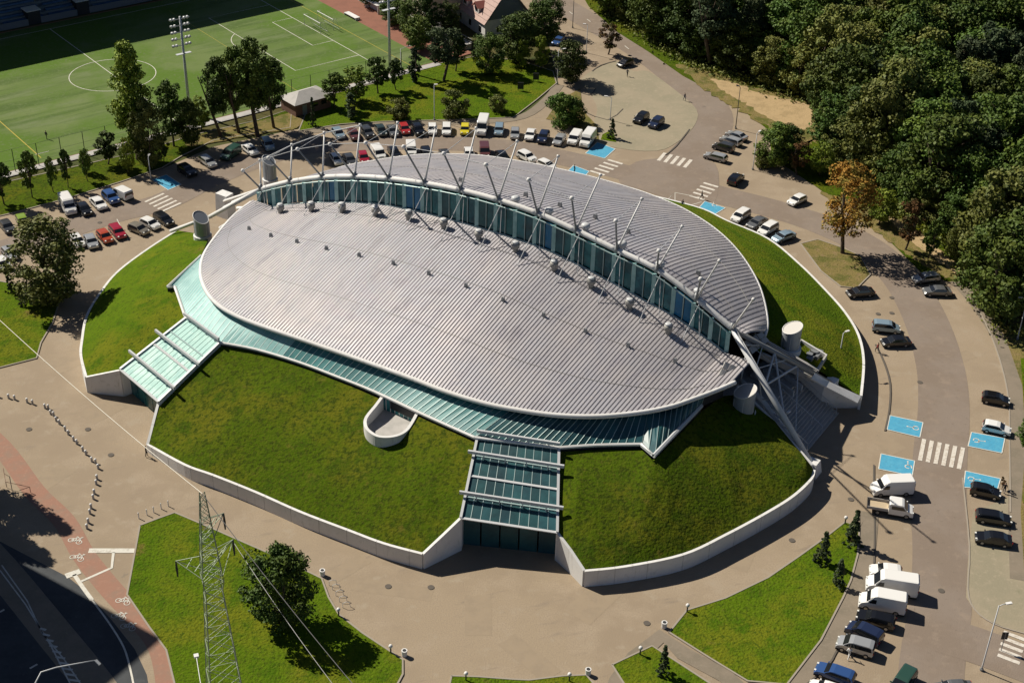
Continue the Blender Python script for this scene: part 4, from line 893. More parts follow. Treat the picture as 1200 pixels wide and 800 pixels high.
CARS = [
 ('hatchback', 'green', (30, 266), (23, 253), 'lime green hatchback in the left car park just left of the big leafy tree'),
 ('saloon', 'dark_grey', (14, 272), (2, 258), 'dark grey car in shade at the left edge, beside the lime green hatchback'),
 ('van', 'white', (85, 251), (74, 234), 'cream white van partly behind the big tree in the left car park'),
 ('saloon', 'black', (104, 251), (93, 238), 'black saloon between the cream van and a white saloon'),
 ('saloon', 'white', (122, 245), (108.5, 231.5), 'white saloon in the upper row, between the black saloon and the blue off-roader'),
 ('offroader', 'blue', (137, 238), (123, 225.5), 'blue off-roader next to a white small van in the upper left row'),
 ('small_van', 'white', (134, 223), (151, 231.5), 'white small van at the right end of the upper left row'),
 ('hatchback', 'white', (95, 288), (86, 277), 'white hatchback half hidden by the big leafy tree, lower left row'),
 ('saloon', 'silver', (110.5, 290), (102.5, 275), 'pale silver saloon between the big tree and the orange-red hatchback'),
 ('hatchback', 'orange_red', (129.5, 284.5), (116, 270), 'orange-red hatchback left of the crimson car'),
 ('estate', 'crimson', (145.5, 280.5), (130, 262.5), 'crimson red estate car in the lower left row'),
 ('hatchback', 'bronze', (171, 272), (154.5, 265), 'beige hatchback facing right in the lower left row'),
 ('hatchback', 'white', (184, 266), (168, 258.5), 'white hatchback between the beige hatchback and a long black estate'),
 ('estate', 'black', (202, 263.5), (182, 250), 'long black estate beside the left zebra crossing'),
 ('saloon', 'white', (9, 315), (-3, 302), 'white car cut by the left photo edge, above the lawn with the spruce'),
 ('hatchback', 'silver', (17, 303), (6, 291), 'silver hatchback at the left edge, behind the big leafy tree'),
 ('estate', 'silver', (253, 196), (234, 183), 'silver-blue estate standing in tree shade above the left arch leg'),
 ('offroader', 'black', (228, 206), (211, 195), 'black off-roader hardly seen in deep tree shade right of the blue bay'),
 ('small_van', 'dark_green', (262, 186), (279, 175), 'dark green van in the shade, in front of the tall birches'),
 ('saloon', 'white', (300, 181), (286, 170), 'white saloon at the edge of the shade left of a light blue car'),
 ('people_carrier', 'light_blue', (318, 176), (309, 163), 'light blue people carrier in the shade below the white-roofed shed'),
 ('hatchback', 'light_blue', (401, 162), (392, 151), 'light blue hatchback at the left end of the long row under the lawn'),
 ('saloon', 'maroon', (418, 163.5), (411, 151), 'dark maroon saloon next to the light blue hatchback of the long row'),
 ('offroader', 'dark_grey', (436, 162), (425, 149.5), 'dark grey off-roader in the long row, seen behind the roof masts'),
 ('hatchback', 'dark_teal', (450, 158.5), (443, 148), 'dark teal hatchback in the long row left of the roof-mast gap'),
 ('saloon', 'grey', (463, 158.5), (457, 147.5), 'grey saloon just left of the bright red car in the long row'),
 ('hatchback', 'red', (477, 157), (471, 145.5), 'bright red hatchback in the long row under the lawn'),
 ('offroader', 'black', (494, 159), (486, 146.5), 'black off-roader right of the bright red hatchback'),
 ('hatchback', 'white', (507, 158), (506.5, 145.5), 'white hatchback in the long row right of the black off-roader'),
 ('estate', 'white', (523, 159), (523.6, 144.5), 'white estate between a white hatchback and the yellow car'),
 ('hatchback', 'yellow', (544, 159), (545.6, 145), 'yellow hatchback in the long row'),
 ('long_van', 'white', (562, 162), (569, 139), 'tall white van standing right of the yellow hatchback'),
 ('estate', 'light_blue', (583.6, 160), (586, 144), 'grey-blue estate just right of the tall white van'),
 ('hatchback', 'silver', (603, 163), (604, 150.5), 'pale silver hatchback right of the grey-blue estate, long row'),
 ('saloon', 'white', (619, 164.5), (624, 151), 'white saloon left of the navy car in the long row'),
 ('offroader', 'navy', (633.5, 168), (640, 155), 'navy blue off-roader near the right end of the long row'),
 ('hatchback', 'silver', (651, 170), (660, 158.5), 'silver hatchback between the navy off-roader and the white vans'),
 ('small_van', 'white', (667, 172), (680, 154), 'lower white van beside the taller one at the right end of the long row'),
 ('van', 'white', (681, 175.5), (697, 154.5), 'white van parked against the blue bay at the right end of the long row'),
 ('hatchback', 'white', (398, 192.5), (391, 181.5), 'white hatchback close behind the left end of the rear roof'),
 ('saloon', 'dark_grey', (413, 192), (406.5, 181.5), 'dark grey saloon between a white hatchback and the pink-red car behind the roof'),
 ('hatchback', 'crimson', (428.5, 191), (423.5, 178.5), 'pink-red hatchback just behind the rear roof edge'),
 ('small_van', 'white', (448.5, 187.5), (438, 173), 'cream white small van behind the rear roof, right of the pink-red car'),
 ('saloon', 'black', (465, 184.5), (458.5, 173), 'black saloon behind the rear roof, between two white vans'),
 ('small_van', 'white', (482.5, 182), (481, 170), 'white small van behind the rear roof, left of a mast'),
 ('estate', 'black', (503, 185), (498, 175), 'black estate, only its roof seen above the rear roof edge'),
 ('saloon', 'dark_grey', (524, 187), (519, 177), 'dark saloon barely showing above the rear roof'),
 ('saloon', 'white', (550, 185), (549, 174.5), 'white saloon top showing above the rear roof, left of the maroon van'),
 ('small_van', 'maroon', (568.5, 184), (567, 171.5), 'maroon small van behind the top of the rear roof'),
 ('saloon', 'black', (592, 188), (586, 179), 'black saloon roof showing right of the maroon van'),
 ('offroader', 'white', (626, 189), (609, 180), 'white-roofed off-roader behind the rear roof near a mast'),
 ('hatchback', 'white', (648, 197), (633, 190), 'white hatchback behind the rear roof left of the small blue bay'),
 ('hatchback', 'black', (725, 77), (740, 71.5), 'black hatchback alone at the top of the pale parking court'),
 ('offroader', 'black', (744, 144.5), (758.5, 133.5), 'left one of two black cars side by side in the parking court'),
 ('offroader', 'navy', (762, 150), (776, 139), 'right one of two black cars side by side in the parking court'),
 ('saloon', 'silver', (853, 155.5), (873, 162.5), 'uppermost silver car of four angled cars below the dark lamp post'),
 ('estate', 'silver', (846, 161.5), (867, 168.5), 'silver estate second from the top of four angled cars'),
 ('people_carrier', 'dark_grey', (836, 169.5), (860, 176), 'dark people carrier third of four angled cars by the shrubs'),
 ('estate', 'silver', (825, 180.5), (852, 187.5), 'light silver estate, lowest of four angled cars by the shrubs'),
 ('offroader', 'black', (868, 205), (856.5, 215.5), 'black off-roader on the lane right of the upper zebra crossing'),
 ('hatchback', 'white', (926, 238.5), (942, 231), 'white hatchback alone on the far side of the road left of the autumn tree'),
 ('people_carrier', 'white', (860, 258.5), (876, 248), 'white people carrier, first of four cars beside the curved wall'),
 ('saloon', 'grey', (878, 266), (896, 256), 'grey saloon, second of four cars beside the curved wall'),
 ('people_carrier', 'white', (891, 274), (909, 263.5), 'white people carrier between the grey saloon and the light blue car'),
 ('saloon', 'light_blue', (906.5, 281.5), (930, 273), 'light blue saloon, last of four cars beside the curved wall'),
 ('saloon', 'black', (991, 344), (1025, 341), 'black saloon beside the dry grass island with the autumn tree'),
 ('estate', 'silver', (1068, 328), (1102, 324), 'silver estate under the trees, behind another silver car'),
 ('saloon', 'grey', (1081, 341), (1115, 341.5), 'grey saloon in dappled shade in front of a silver estate'),
 ('people_carrier', 'light_blue', (1058, 386), (1019, 382), 'pale blue people carrier on the right side above a black car'),
 ('saloon', 'black', (1030, 401), (1069, 399.5), 'black saloon just below the pale blue people carrier'),
 ('hatchback', 'black', (1186, 471), (1148, 464), 'black hatchback right of the road, above the white hatchback'),
 ('hatchback', 'white', (1186, 506), (1150, 498), 'white hatchback right of the road just above a blue bay'),
 ('hatchback', 'black', (1176, 580), (1134, 571), 'black hatchback standing over the lower right blue bay'),
 ('estate', 'black', (1188, 610), (1141, 603), 'long black estate right of the road, between two black cars'),
 ('saloon', 'black', (1143, 628), (1185, 634), 'black saloon with its headlights to the road, lowest of three black cars'),
 ('van', 'white', (1019, 574), (1071, 572), 'white high-roof van parked above the pickup truck'),
 ('pickup', 'white', (1075, 601), (1013, 591), 'white double-cab pickup truck with an open wooden load bed'),
 ('hatchback', 'white', (1018, 667), (1058, 672), 'white hatchback just above the longest white van'),
 ('long_van', 'white', (1012, 683), (1077, 693), 'longest white van, second from the top of the lower right group'),
 ('van', 'white', (1007, 703), (1060, 713), 'shorter white van between the longest van and a black car'),
 ('estate', 'black', (1005, 720), (1047, 731), 'black estate just below the two white vans'),
 ('people_carrier', 'navy', (993, 732), (1033, 751), 'dark navy people carrier with a matt roof between black and silver cars'),
 ('people_carrier', 'silver', (980, 750.5), (1025, 763.5), 'silver people carrier with a person at its open side'),
 ('estate', 'blue', (956, 781), (1001, 797), 'blue estate at the bottom edge beside the footpath'),
 ('hatchback', 'white', (948, 802), (988, 815), 'white car cut off by the bottom edge below the blue estate'),
 ('people_carrier', 'dark_green', (1049, 812), (1067, 786), 'dark green car cut off by the bottom edge, alone on the road'),
 ('saloon', 'grey', (1098, 808), (1136, 806), 'grey car top just showing at the bottom edge near the lamp'),
 ('saloon', 'blue', (650, 52), (660, 44), 'blue car shaded by trees beside the upper road'),
]
for c in CARS: vehicle(*c)

# ------------------------------------------------------------ people
def person_mesh(name, shirt, trousers, pose='stand', hair=(.05, .03, .02)):
    m = bpy.data.meshes.new('figure'); st = .12 if pose == 'stand' else .30
    V = [(0, 0, .95), (0, 0, 1.15), (0, 0, 1.38), (0, 0, 1.50), (.01, 0, 1.60), (.02, 0, 1.72),
         (0, .10, .90), (st, .11, .50), (st*.6, .11, .08), (st*.6+.17, .12, .04),
         (0, -.10, .90), (-st*.6, -.11, .50), (-st*1.4, -.11, .08), (-st*1.4+.17, -.12, .04),
         (0, .20, 1.40), (-st*.6, .27, 1.13), (st*.4, .29, .88), (st*.5+.02, .29, .80), (0, -.20, 1.40), (st*.5, -.27, 1.13), (st*1.2, -.28, .90), (st*1.3+.02, -.28, .82)]
    Ed = [(0, 1), (1, 2), (2, 3), (3, 4), (4, 5), (0, 6), (6, 7), (7, 8), (8, 9), (0, 10), (10, 11), (11, 12), (12, 13), (2, 14), (14, 15), (15, 16), (16, 17), (2, 18), (18, 19), (19, 20), (20, 21)]
    rad = [.145, .13, .16, .06, .095, .085, .10, .068, .045, .035, .10, .068, .045, .035, .07, .048, .033, .03, .07, .048, .033, .03]
    m.from_pydata(V, Ed, []); o = bpy.data.objects.new('figure', m); COL.objects.link(o)
    md = o.modifiers.new('s', 'SKIN'); 
    if not m.skin_vertices: bpy.context.view_layer.objects.active = o
    for i, sv in enumerate(m.skin_vertices[0].data): sv.radius = (rad[i], rad[i]); sv.use_root = (i == 0)
    md2 = o.modifiers.new('b', 'SUBSURF'); md2.levels = md2.render_levels = 1
    dg = bpy.context.evaluated_depsgraph_get(); me = bpy.data.meshes.new_from_object(o.evaluated_get(dg)); bpy.data.objects.remove(o)
    me.name = name; me.materials.clear()
    for mt in (shirt, trousers, M['skin'], M['shoe']): me.materials.append(mt)
    for p in me.polygons:
        z = p.center.z; r = abs(p.center.y)
        p.material_index = 3 if z < .07 else 2 if z > 1.48 or (r > .24 and z < .92) else 1 if z < .97 else 0
    me.shade_smooth(); return me
M['shoe'] = mat('shoe', (.02, .02, .02)); M['hair'] = mat('hair', (.04, .025, .015))
for k, c in (('black_cloth', (.015, .015, .018)), ('white_cloth', (.7, .7, .68)), ('blue_cloth', (.04, .07, .16)), ('red_cloth', (.3, .03, .03)), ('grey_cloth', (.15, .15, .16))): M[k] = mat(k, c, .9)
def person(px, py, rz, shirt, trousers, pose, label):
    p = at(px, py); z = .06 if px > 70 else .19; t = thing('person', label, 'person', (p.x, p.y, z), rz)
    link('body', person_mesh('body', M[shirt], M[trousers], pose), t)
    b = MB(); b.ball((-.01, 0, 1.70), .105, 8, 0, .9); link('hair', b.mesh('hair', M['hair'], True), t)
person(55, 164, 1.0, 'black_cloth', 'black_cloth', 'stand', 'person in black standing on the football pitch near the yellow line')
person(802, 118.5, -1.2, 'grey_cloth', 'blue_cloth', 'walk', 'person in grey walking along the edge of the parking court')
person(880, 0, 0, 'grey_cloth', 'grey_cloth', 'walk', 'x') if False else None
person(822, 234, -.4, 'black_cloth', 'black_cloth', 'walk', 'person in dark clothes crossing beside the upper blue bay')
person(799.5, 244, .8, 'black_cloth', 'blue_cloth', 'stand', 'small dark figure between the white ground lines and the roof edge')
person(1027.5, 413, 2.2, 'red_cloth', 'black_cloth', 'walk', 'person in dark red walking below the black saloon')
person(172, 535, .3, 'black_cloth', 'black_cloth', 'stand', 'person in black by the start of the long white front wall')
person(994, 771, .9, 'white_cloth', 'white_cloth', 'walk', 'person in white clothes leaning by the silver people carrier')
person(1176, 578, 1.2, 'black_cloth', 'grey_cloth', 'stand', 'person in dark jacket by the front of the black hatchback on the blue bay')
person(673, 203, .2, 'black_cloth', 'black_cloth', 'stand', 'person in black standing on the small blue bay behind the rear roof')
person(735, 90, 1.2, 'grey_cloth', 'black_cloth', 'walk', 'person in grey walking below the lone black hatchback')
person(668, 180, .5, 'grey_cloth', 'black_cloth', 'stand', 'x') if False else None

# ------------------------------------------------------------ trees
def crown_mesh(name, m, h0, h1, rx, shape, clumps, leaves, size, seed, droop=0):
    g = np.random.default_rng(seed); cs = []
    for i in range(clumps):
        for _ in range(40):
            t = g.random(); 
            if shape == 'round': rad = math.sqrt(max(0, 1-(2*t-1)**2))**.8
            elif shape == 'column': rad = min(1, 4*t, 2.4*(1-t)+.12)*.95
            elif shape == 'cone': rad = (1-t)*.95+.05
            elif shape == 'top': rad = math.sqrt(max(0, 1-(1.5*t-.7)**2))*(.9)
            else: rad = .8
            a = g.random()*2*math.pi; k = g.random()**(.45)
            if g.random() < .9: break
        cs.append((rx*rad*k*math.cos(a)*g.uniform(.85, 1.12), rx*rad*k*math.sin(a)*g.uniform(.85, 1.12), h0+(h1-h0)*t, rad))
    cs = np.array(cs); base = rx*(.31 if shape in ('round', 'top') else .42 if shape == 'column' else .16)
    n = clumps*leaves; ci = np.repeat(np.arange(clumps), leaves); d = g.normal(size=(n, 3)); d /= np.linalg.norm(d, axis=1)[:, None]
    cr = base*g.uniform(.55, 1.15, clumps)[ci]; rr_ = g.uniform(.45, 1.08, n)**.7
    c = cs[ci, :3]+d*(cr*rr_)[:, None]*np.array([1, 1, .72 if shape != 'cone' else .5]); 
    if shape == 'cone': c[:, 2] -= .25*np.linalg.norm(c[:, :2], axis=1)
    if droop: c[:, 2] -= droop*g.random(n)**2
    nr = d*.75+g.normal(size=(n, 3))*.55+np.array([0, 0, .35]); nr /= np.linalg.norm(nr, axis=1)[:, None]
    a1 = np.cross(nr, g.normal(size=(n, 3))); a1 /= np.linalg.norm(a1, axis=1)[:, None]; a2 = np.cross(nr, a1)
    s = size*g.uniform(.55, 1.25, n)[:, None]; s2 = s*g.uniform(.5, .9, n)[:, None]
    v = np.stack([c-a1*s, c-a2*s2, c+a1*s, c+a2*s2], 1).reshape(-1, 3).astype(np.float32)
    me = bpy.data.meshes.new(name); me.vertices.add(4*n); me.vertices.foreach_set('co', v.ravel()); me.loops.add(4*n); me.loops.foreach_set('vertex_index', np.arange(4*n, dtype=np.int32))
    me.polygons.add(n); me.polygons.foreach_set('loop_start', np.arange(0, 4*n, 4, dtype=np.int32)); me.materials.append(M[m]); me.update(calc_edges=True)
    return me, cs
def trunk_mesh(h0, h1, r, cs, seed, limbs=9):
    g = random.Random(seed); b = MB(); lean = (g.uniform(-.3, .3), g.uniform(-.3, .3)); top = h0+(h1-h0)*.66
    pt = lambda z: Vector((lean[0]*z/h1, lean[1]*z/h1, z))
    b.tube([pt(-.2), pt(h0*.5), pt(h0), pt((h0+top)/2), pt(top)], [r*1.3, r, r*.85, r*.5, r*.15], 7)
    idx = list(range(len(cs))); g.shuffle(idx)
    for i in idx[:limbs]:
        e = Vector(cs[i][:3]); z = max(h0*.7, e.z-.45*math.hypot(e.x, e.y)-.4); s = pt(min(z, top))
        b.tube([s, s.lerp(e, .5)+Vector((0, 0, .15)), e], [r*.42, r*.26, r*.08], 5, cap=False)
    return b.mesh('trunk', M['bark'], True)
TV = {}
SPEC = {   # key: material, crown bottom, top (fractions), radius fraction of height, shape, clumps, leaves, leaf size
 'broad': ('leaf', .10, .95, .36, 'round', 90, 140, .0175), 'broad2': ('leaf', .18, .96, .34, 'top', 70, 130, .019), 'tall': ('leaf', .22, .97, .27, 'round', 70, 130, .017), 'forest_pine': ('needle', .36, .97, .25, 'top', 55, 130, .016),
 'olive': ('leaf_olive', .08, .96, .35, 'round', 80, 150, .017), 'bright': ('leaf_bright', .15, .95, .34, 'round', 50, 110, .024), 'poplar': ('leaf_bright', .14, .98, .145, 'column', 120, 110, .012),
 'birch': ('leaf', .34, .97, .19, 'round', 75, 120, .013), 'spruce': ('needle', .04, .99, .25, 'cone', 85, 32, .034), 'cypress': ('needle', .05, .98, .15, 'column', 50, 45, .030),
 'autumn': ('autumn', .26, .97, .29, 'round', 75, 85, .014), 'brown': ('brownleaf', .25, .96, .27, 'round', 36, 70, .024), 'small': ('leaf', .24, .97, .30, 'round', 45, 100, .026), 'shrub': ('leaf', .02, .95, .55, 'round', 60, 120, .030), 'olive_shrub': ('leaf_olive', .02, .95, .52, 'round', 60, 110, .032), 'sapling': ('brownleaf', .35, .95, .20, 'round', 14, 30, .05)}
def variants(key, nv):
    if key not in TV:
        sp = SPEC[key]; TV[key] = []
        for k in range(nv):
            me, cs = crown_mesh('crown', sp[0], sp[1], sp[2], sp[3], sp[4], sp[5], sp[6], sp[7], 100+len(key)*13+ord(key[0])+k*7, .06 if key == 'birch' else 0)
            TV[key].append((me, trunk_mesh(sp[1], sp[2], .020 if sp[1] > .05 else .014, cs, k)))
    return TV[key]
NM = {'spruce': 'spruce_tree', 'cypress': 'columnar_tree', 'shrub': 'shrub', 'olive_shrub': 'shrub', 'birch': 'birch_tree', 'poplar': 'poplar_tree', 'autumn': 'autumn_tree', 'sapling': 'sapling'}
def tree(key, pos, h, label, group=None, wid=1.0, nv=2, rng=random.Random(11)):
    pos = at(*pos) if len(pos) == 2 else Vector(pos); cr, tk = rng.choice(variants(key, nv))
    t = thing(NM.get(key, 'tree'), label, 'shrub' if 'shrub' in key else 'tree', (pos.x, pos.y, pos.z+.05), rng.uniform(0, 6.28), group)
    t.scale = (h*wid, h*wid, h)
    c = link('crown', cr, t); link('trunk', tk, t); return t
TREES = [
 ('poplar', (162, 187), 23.5, 'very tall bright green poplar standing over the pitch edge', 1.0), ('olive', (177, 197), 14, 'olive green tree in front of the tall poplar', .62),
 ('tall', (204, 172), 13.5, 'dark pointed tree between the poplar and the floodlight mast', .78), ('broad', (224, 172), 10, 'dense dark tree at the foot of the floodlight mast', .7), ('bright', (236, 152), 7, 'small light green tree right of the floodlight mast', .9),
 ('birch', (259, 160), 17, 'left one of three drooping dark birches beside the pitch', .85), ('birch', (280, 156), 18.5, 'middle one of three drooping dark birches beside the pitch', .85), ('birch', (302, 160), 21, 'tallest drooping birch, right of the three by the pitch', .95), ('birch', (321, 150), 15, 'lower dark birch touching the tallest one, left of the shed', .95),
 ('small', (192, 190), 5.5, 'low tree beneath the dark pointed tree', .8),
 ('small', (127, 193), 6.5, 'small round green tree by the fence, left of the poplar', 1.1), ('bright', (101, 203), 5, 'small yellowish tree on the strip by the fence', .7), ('small', (38, 232), 9, 'dark tree on the grass strip near the left corner', .6), ('small', (63, 226), 7, 'thin dark young tree on the strip, second from the left corner', .5), ('small', (80, 220), 7.5, 'thin dark young tree above the cream van', .5), ('small', (103, 213), 6.5, 'thin young tree above the blue off-roader', .55), ('small', (5, 240), 8, 'dark tree cut by the left edge by the pitch fence', .8), ('bright', (150, 203), 7.5, 'lime green tree leaning beside the olive tree', .6),
 ('olive', (60, 352), 14.5, 'big leafy tree in the left car park shading the pavement', 1.22), ('spruce', (13, 343), 5.5, 'narrow dark spruce on the left lawn', .7), ('spruce', (26, 358), 3.2, 'little dark spruce on the left lawn', .9),
 ('small', (392, 127), 7.5, 'round dark tree right of the white-roofed shed', 1.05), ('bright', (416, 120), 8, 'brighter round tree, second from the shed', 1.0), ('small', (443, 110), 8, 'round dark tree, third from the shed', 1.0), ('small', (464, 106), 7, 'light small tree left of the twin white lamp', .8), ('cypress', (486, 97), 8, 'narrow dark columnar tree near the red track', 1.1), ('cypress', (411, 140), 5.8, 'narrow dark bush tree on the lawn below the round trees', 1.3), ('spruce', (367, 148), 6.2, 'thin conifer standing in front of the shed', .6),
 ('olive_shrub', (468, 139), 4.6, 'rounded olive bush in the middle of the upper lawn', 1.0), ('olive_shrub', (531, 137), 5.6, 'large olive bush by the lamp on the upper lawn', 1.0), ('olive_shrub', (583, 131), 3.6, 'small olive bush at the right of the upper lawn', 1.0),
 ('forest_pine', (520, 95), 13, 'big dark pine with a bare trunk in front of the red-roofed house', 1.15), ('tall', (534, 84), 9, 'slender dark tree right of the big pine', .9), ('broad', (572, 86), 9, 'wide dark tree below the red-roofed house', 1.1), ('broad', (605, 72), 11.5, 'large dark tree right of the red-roofed house', 1.1), ('broad2', (632, 62), 12, 'large green tree close to the upper road', 1.0), ('bright', (612, 80), 7, 'small light green tree in front of the large dark trees', .6), ('bright', (634, 82), 8, 'second small light green tree in front of the large dark trees', .6), ('broad', (668, 96), 9.5, 'round green tree on the corner above the footpath', 1.1), ('broad2', (527, 44), 8.5, 'dark tree hiding the left side of the red-roofed house', .9), ('tall', (503, 45), 11, 'dark tree between the cream building and the pine', 1.0), ('broad', (645, 40), 9, 'green tree beside the upper road, over the blue car', 1.0),
 ('broad', (490, 58), 8, 'leafy tree above the end of the red track', 1.2), ('broad', (462, 30), 7, 'bushy tree behind the pale terrace wall', 1.3), ('broad', (435, 8), 7, 'bushy tree at the top edge behind the terrace', 1.3), ('broad2', (480, 40), 8, 'dark tree behind the terrace under the cream building', 1.1),
 ('shrub', (659, 147), 6.8, 'dense rounded bush beside the path above the white vans', .92), ('shrub', (672, 145), 5.4, 'lower part-bush right of the dense rounded bush', .8), ('spruce', (717, 162), 4.2, 'small blue-green spruce at the lamp by the blue bay', 1.1), ('brown', (713, 64), 7.5, 'small brown-leaved tree at the top of the parking court', 1.15),
 ('broad', (906, 195), 9, 'dark leafy tree of the shrubbery below the sand path', 1.15), ('brown', (934, 205), 7, 'reddish brown bush right of the dark shrubbery', 1.15), ('broad', (922, 190), 8, 'dark tree in the middle of the shrubbery', 1.0), ('olive_shrub', (893, 196), 3.4, 'pale grey-green shrub at the left of the shrubbery', 1.0), ('bright', (960, 205), 7, 'bright green bush where the forest begins', 1.0),
 ('autumn', (987, 297), 17, 'big autumn tree with orange leaves and a thick dark trunk on the dry island', 1.0), ('bright', (1030, 262), 7, 'yellow-green bush right of the autumn tree', 1.1), ('brown', (1061, 293), 10, 'slim brown autumn tree at the roadside', .8), ('small', (1087, 305), 7.5, 'thin young roadside tree with few leaves', .6), ('olive', (1120, 300), 6, 'olive bush at the end of the sand path', 1.0),
 ('broad', (1172, 372), 19, 'huge leafy tree at the right edge overhanging the verge', 1.05), ('broad2', (1150, 350), 13, 'leafy tree filling the left of the huge right-edge tree', 1.1), ('broad', (1206, 345), 18, 'tall leafy tree at the right edge above the lamp', 1.0), ('broad', (1203, 525), 5.5, 'small leafy tree at the right edge beside the white hatchback', .8), ('sapling', (1174, 573), 2.2, 'tiny sapling by the black hatchback on the blue bay', 1.0),
 ('spruce', (998, 638), 5.6, 'uppermost of three dark spruces on the right lawn', 1.0), ('spruce', (963, 659), 5.0, 'left one of three dark spruces on the right lawn', 1.0), ('spruce', (981, 686), 4.3, 'lowest of three dark spruces on the right lawn', 1.0), ('spruce', (777, 789), 4.4, 'small spruce alone on the bottom lawn', .85),
]
for k, p, h, lb, wd in TREES: tree(k, p, h, lb, None, wd)
tree('broad', at(329, 731), 11.3, 'large leafy tree on the bottom lawn beside the lattice pylon', None, .97)
# the forest: one tree each
FPOLY = [at(*p) for p in [(700, 4), (745, 40), (800, 68), (850, 86), (905, 100), (952, 122), (965, 168), (1000, 198), (1040, 226), (1085, 250), (1125, 282), (1160, 330), (1230, 400), (1330, 450), (1330, -60), (640, -60)]]
def inside(P, x, y):
    c = False
    for i in range(len(P)):
        a, b = P[i], P[i-1]
        if (a.y > y) != (b.y > y) and x < (b.x-a.x)*(y-a.y)/(b.y-a.y)+a.x: c = not c
    return c
rg = random.Random(21); placed = []; FT = []
xs = [p.x for p in FPOLY]; ys = [p.y for p in FPOLY]
kinds = {'broad': 'dense green broadleaf tree', 'broad2': 'flat-crowned broadleaf tree', 'tall': 'slender broadleaf tree', 'forest_pine': 'dark pine', 'olive': 'olive green tree', 'bright': 'bright green tree'}
y = min(ys)
while y < max(ys):
    x = min(xs)
    while x < max(xs):
        X, Y = x+rg.uniform(-2.6, 2.6), y+rg.uniform(-2.6, 2.6)
        if inside(FPOLY, X, Y) and proj((X, Y, 12))[0] < 1265 and proj((X, Y, 20))[1] > -160 and all((X-a)**2+(Y-b_)**2 > 30 for a, b_ in placed):
            placed.append((X, Y))
        x += 7.6
    y += 7.0
for X, Y in placed:
    key = rg.choices(['broad', 'broad2', 'tall', 'forest_pine', 'olive', 'bright'], [6, 4, 3, 2, 2.2, .5])[0]; h = rg.uniform(15, 21)*(.7 if key == 'bright' else 1)
    qx, qy = proj((X, Y, h*.6)); where = 'at the top edge of the forest' if qy < 25 else ('above the sand path' if qx < 960 else 'behind the roadside shrubbery' if qx < 1060 else 'near the right photo edge') if qy > 150 or qx < 960 else 'in the middle of the forest, left half' if qx < 1070 else 'in the middle of the forest, right half'
    if qx < 800: where = 'where the forest meets the upper road'
    tree(key, (X, Y, .1), h, kinds[key]+' '+where, 'forest trees', rg.uniform(.85, 1.1), 3, rg)
for x_, y_ in ((722, 8), (738, 22), (752, 30), (768, 42), (783, 50), (798, 58), (815, 66), (832, 72), (850, 78), (866, 84), (884, 90), (902, 97), (920, 104), (938, 112), (955, 128), (966, 150), (975, 176), (990, 194), (1010, 206), (1030, 218), (1052, 232), (1075, 246), (1098, 262), (1112, 280)):
    tree(rg.choice(('broad', 'broad', 'olive', 'broad2')), (x_+rg.uniform(-4, 4), y_+rg.uniform(-3, 3)), rg.uniform(8, 12.5), 'lower leafy tree '+('in the forest edge behind the sand path' if x_ < 960 else 'in the forest edge right of the shrubbery')+rg.choice((', dark', ', bushy', ', wide', ', ragged')), 'low trees along the forest edge', rg.uniform(1.0, 1.2), 3, rg)
strip_rng = random.Random(4)
b = MB()   # undergrowth along the forest edge
edge = catmull([at(*p) for p in [(712, 12), (760, 46), (815, 76), (870, 94), (945, 118)]], 10)+catmull([at(*p) for p in [(975, 195), (1030, 240), (1080, 262), (1135, 318), (1185, 392)]], 10)
for p in edge:
    for _ in range(70):
        c = p+Vector((strip_rng.gauss(0, 1.6), strip_rng.gauss(0, 1.6), abs(strip_rng.gauss(.2, .6)))); a = Vector([strip_rng.gauss(0, 1) for _ in range(3)]).normalized()*.35; d = Vector([strip_rng.gauss(0, 1) for _ in range(3)]).normalized()*.25
        b.add([c-a, c-d, c+a, c+d], [(0, 1, 2, 3)])
tag(b.build('undergrowth', M['leaf_olive']), 'low undergrowth along the edge of the forest', 'undergrowth', None, 'stuff')

# ------------------------------------------------------------ lamps, bollards, fence
def lamp_post(px, py, h, label, arm=None, m='steel', head='white', r=.09, group='street lamps', z=0.06):
    p = at(px, py); t = thing('street_lamp', label, 'street lamp', (p.x, p.y, z), 0, group)
    b = MB(); b.tube([(0, 0, 0), (0, 0, .8), (0, 0, h)], [r*1.5, r, r*.7], 8); link('pole', b.mesh('pole', M[m], True), t)
    b = MB(); b.tube([(0, 0, 0), (0, 0, .25)], r*2.4, 8); link('base', b.mesh('base', M['grey']), t)
    ax = Vector(arm) if arm else Vector((.6, 0, 0))
    b = MB(); b.tube([(0, 0, h-.1), tuple(ax*.5+Vector((0, 0, h+.1))), tuple(ax+Vector((0, 0, h+.15)))], r*.6, 6); link('arm', b.mesh('arm', M[m], True), t)
    e = ax.normalized(); b = MB(); b.bar(ax-e*.1+Vector((0, 0, h+.15)), ax+e*.6+Vector((0, 0, h+.18)), .32, .14); link('lamp_head', b.mesh('lamp_head', M[head]), t)
lamp_post(1150, 785, 10.0, 'tall street lamp at the bottom right, standing by the road mouth', (.9, .2, 0))
lamp_post(862, 151, 9.0, 'dark street lamp by the four angled cars with a yellow plate', (-.3, .3, 0), 'dark', 'dark')
lamp_post(882, 199, 7.6, 'pale street lamp in front of the dark shrubbery', (.4, .5, 0))
lamp_post(715, 141, 5.0, 'white-headed lamp beside the small spruce', (-.9, .1, 0))
lamp_post(671, 33, 8.0, 'dark tall lamp post beside the upper road', (-.3, 0, 0), 'dark', 'dark')
lamp_post(687, 62, 6.6, 'thin lamp with a white head near the brown tree', (-.5, 0, 0))
lamp_post(653, 99, 7.8, 'grey lamp post left of the corner tree', (1.0, .3, 0))
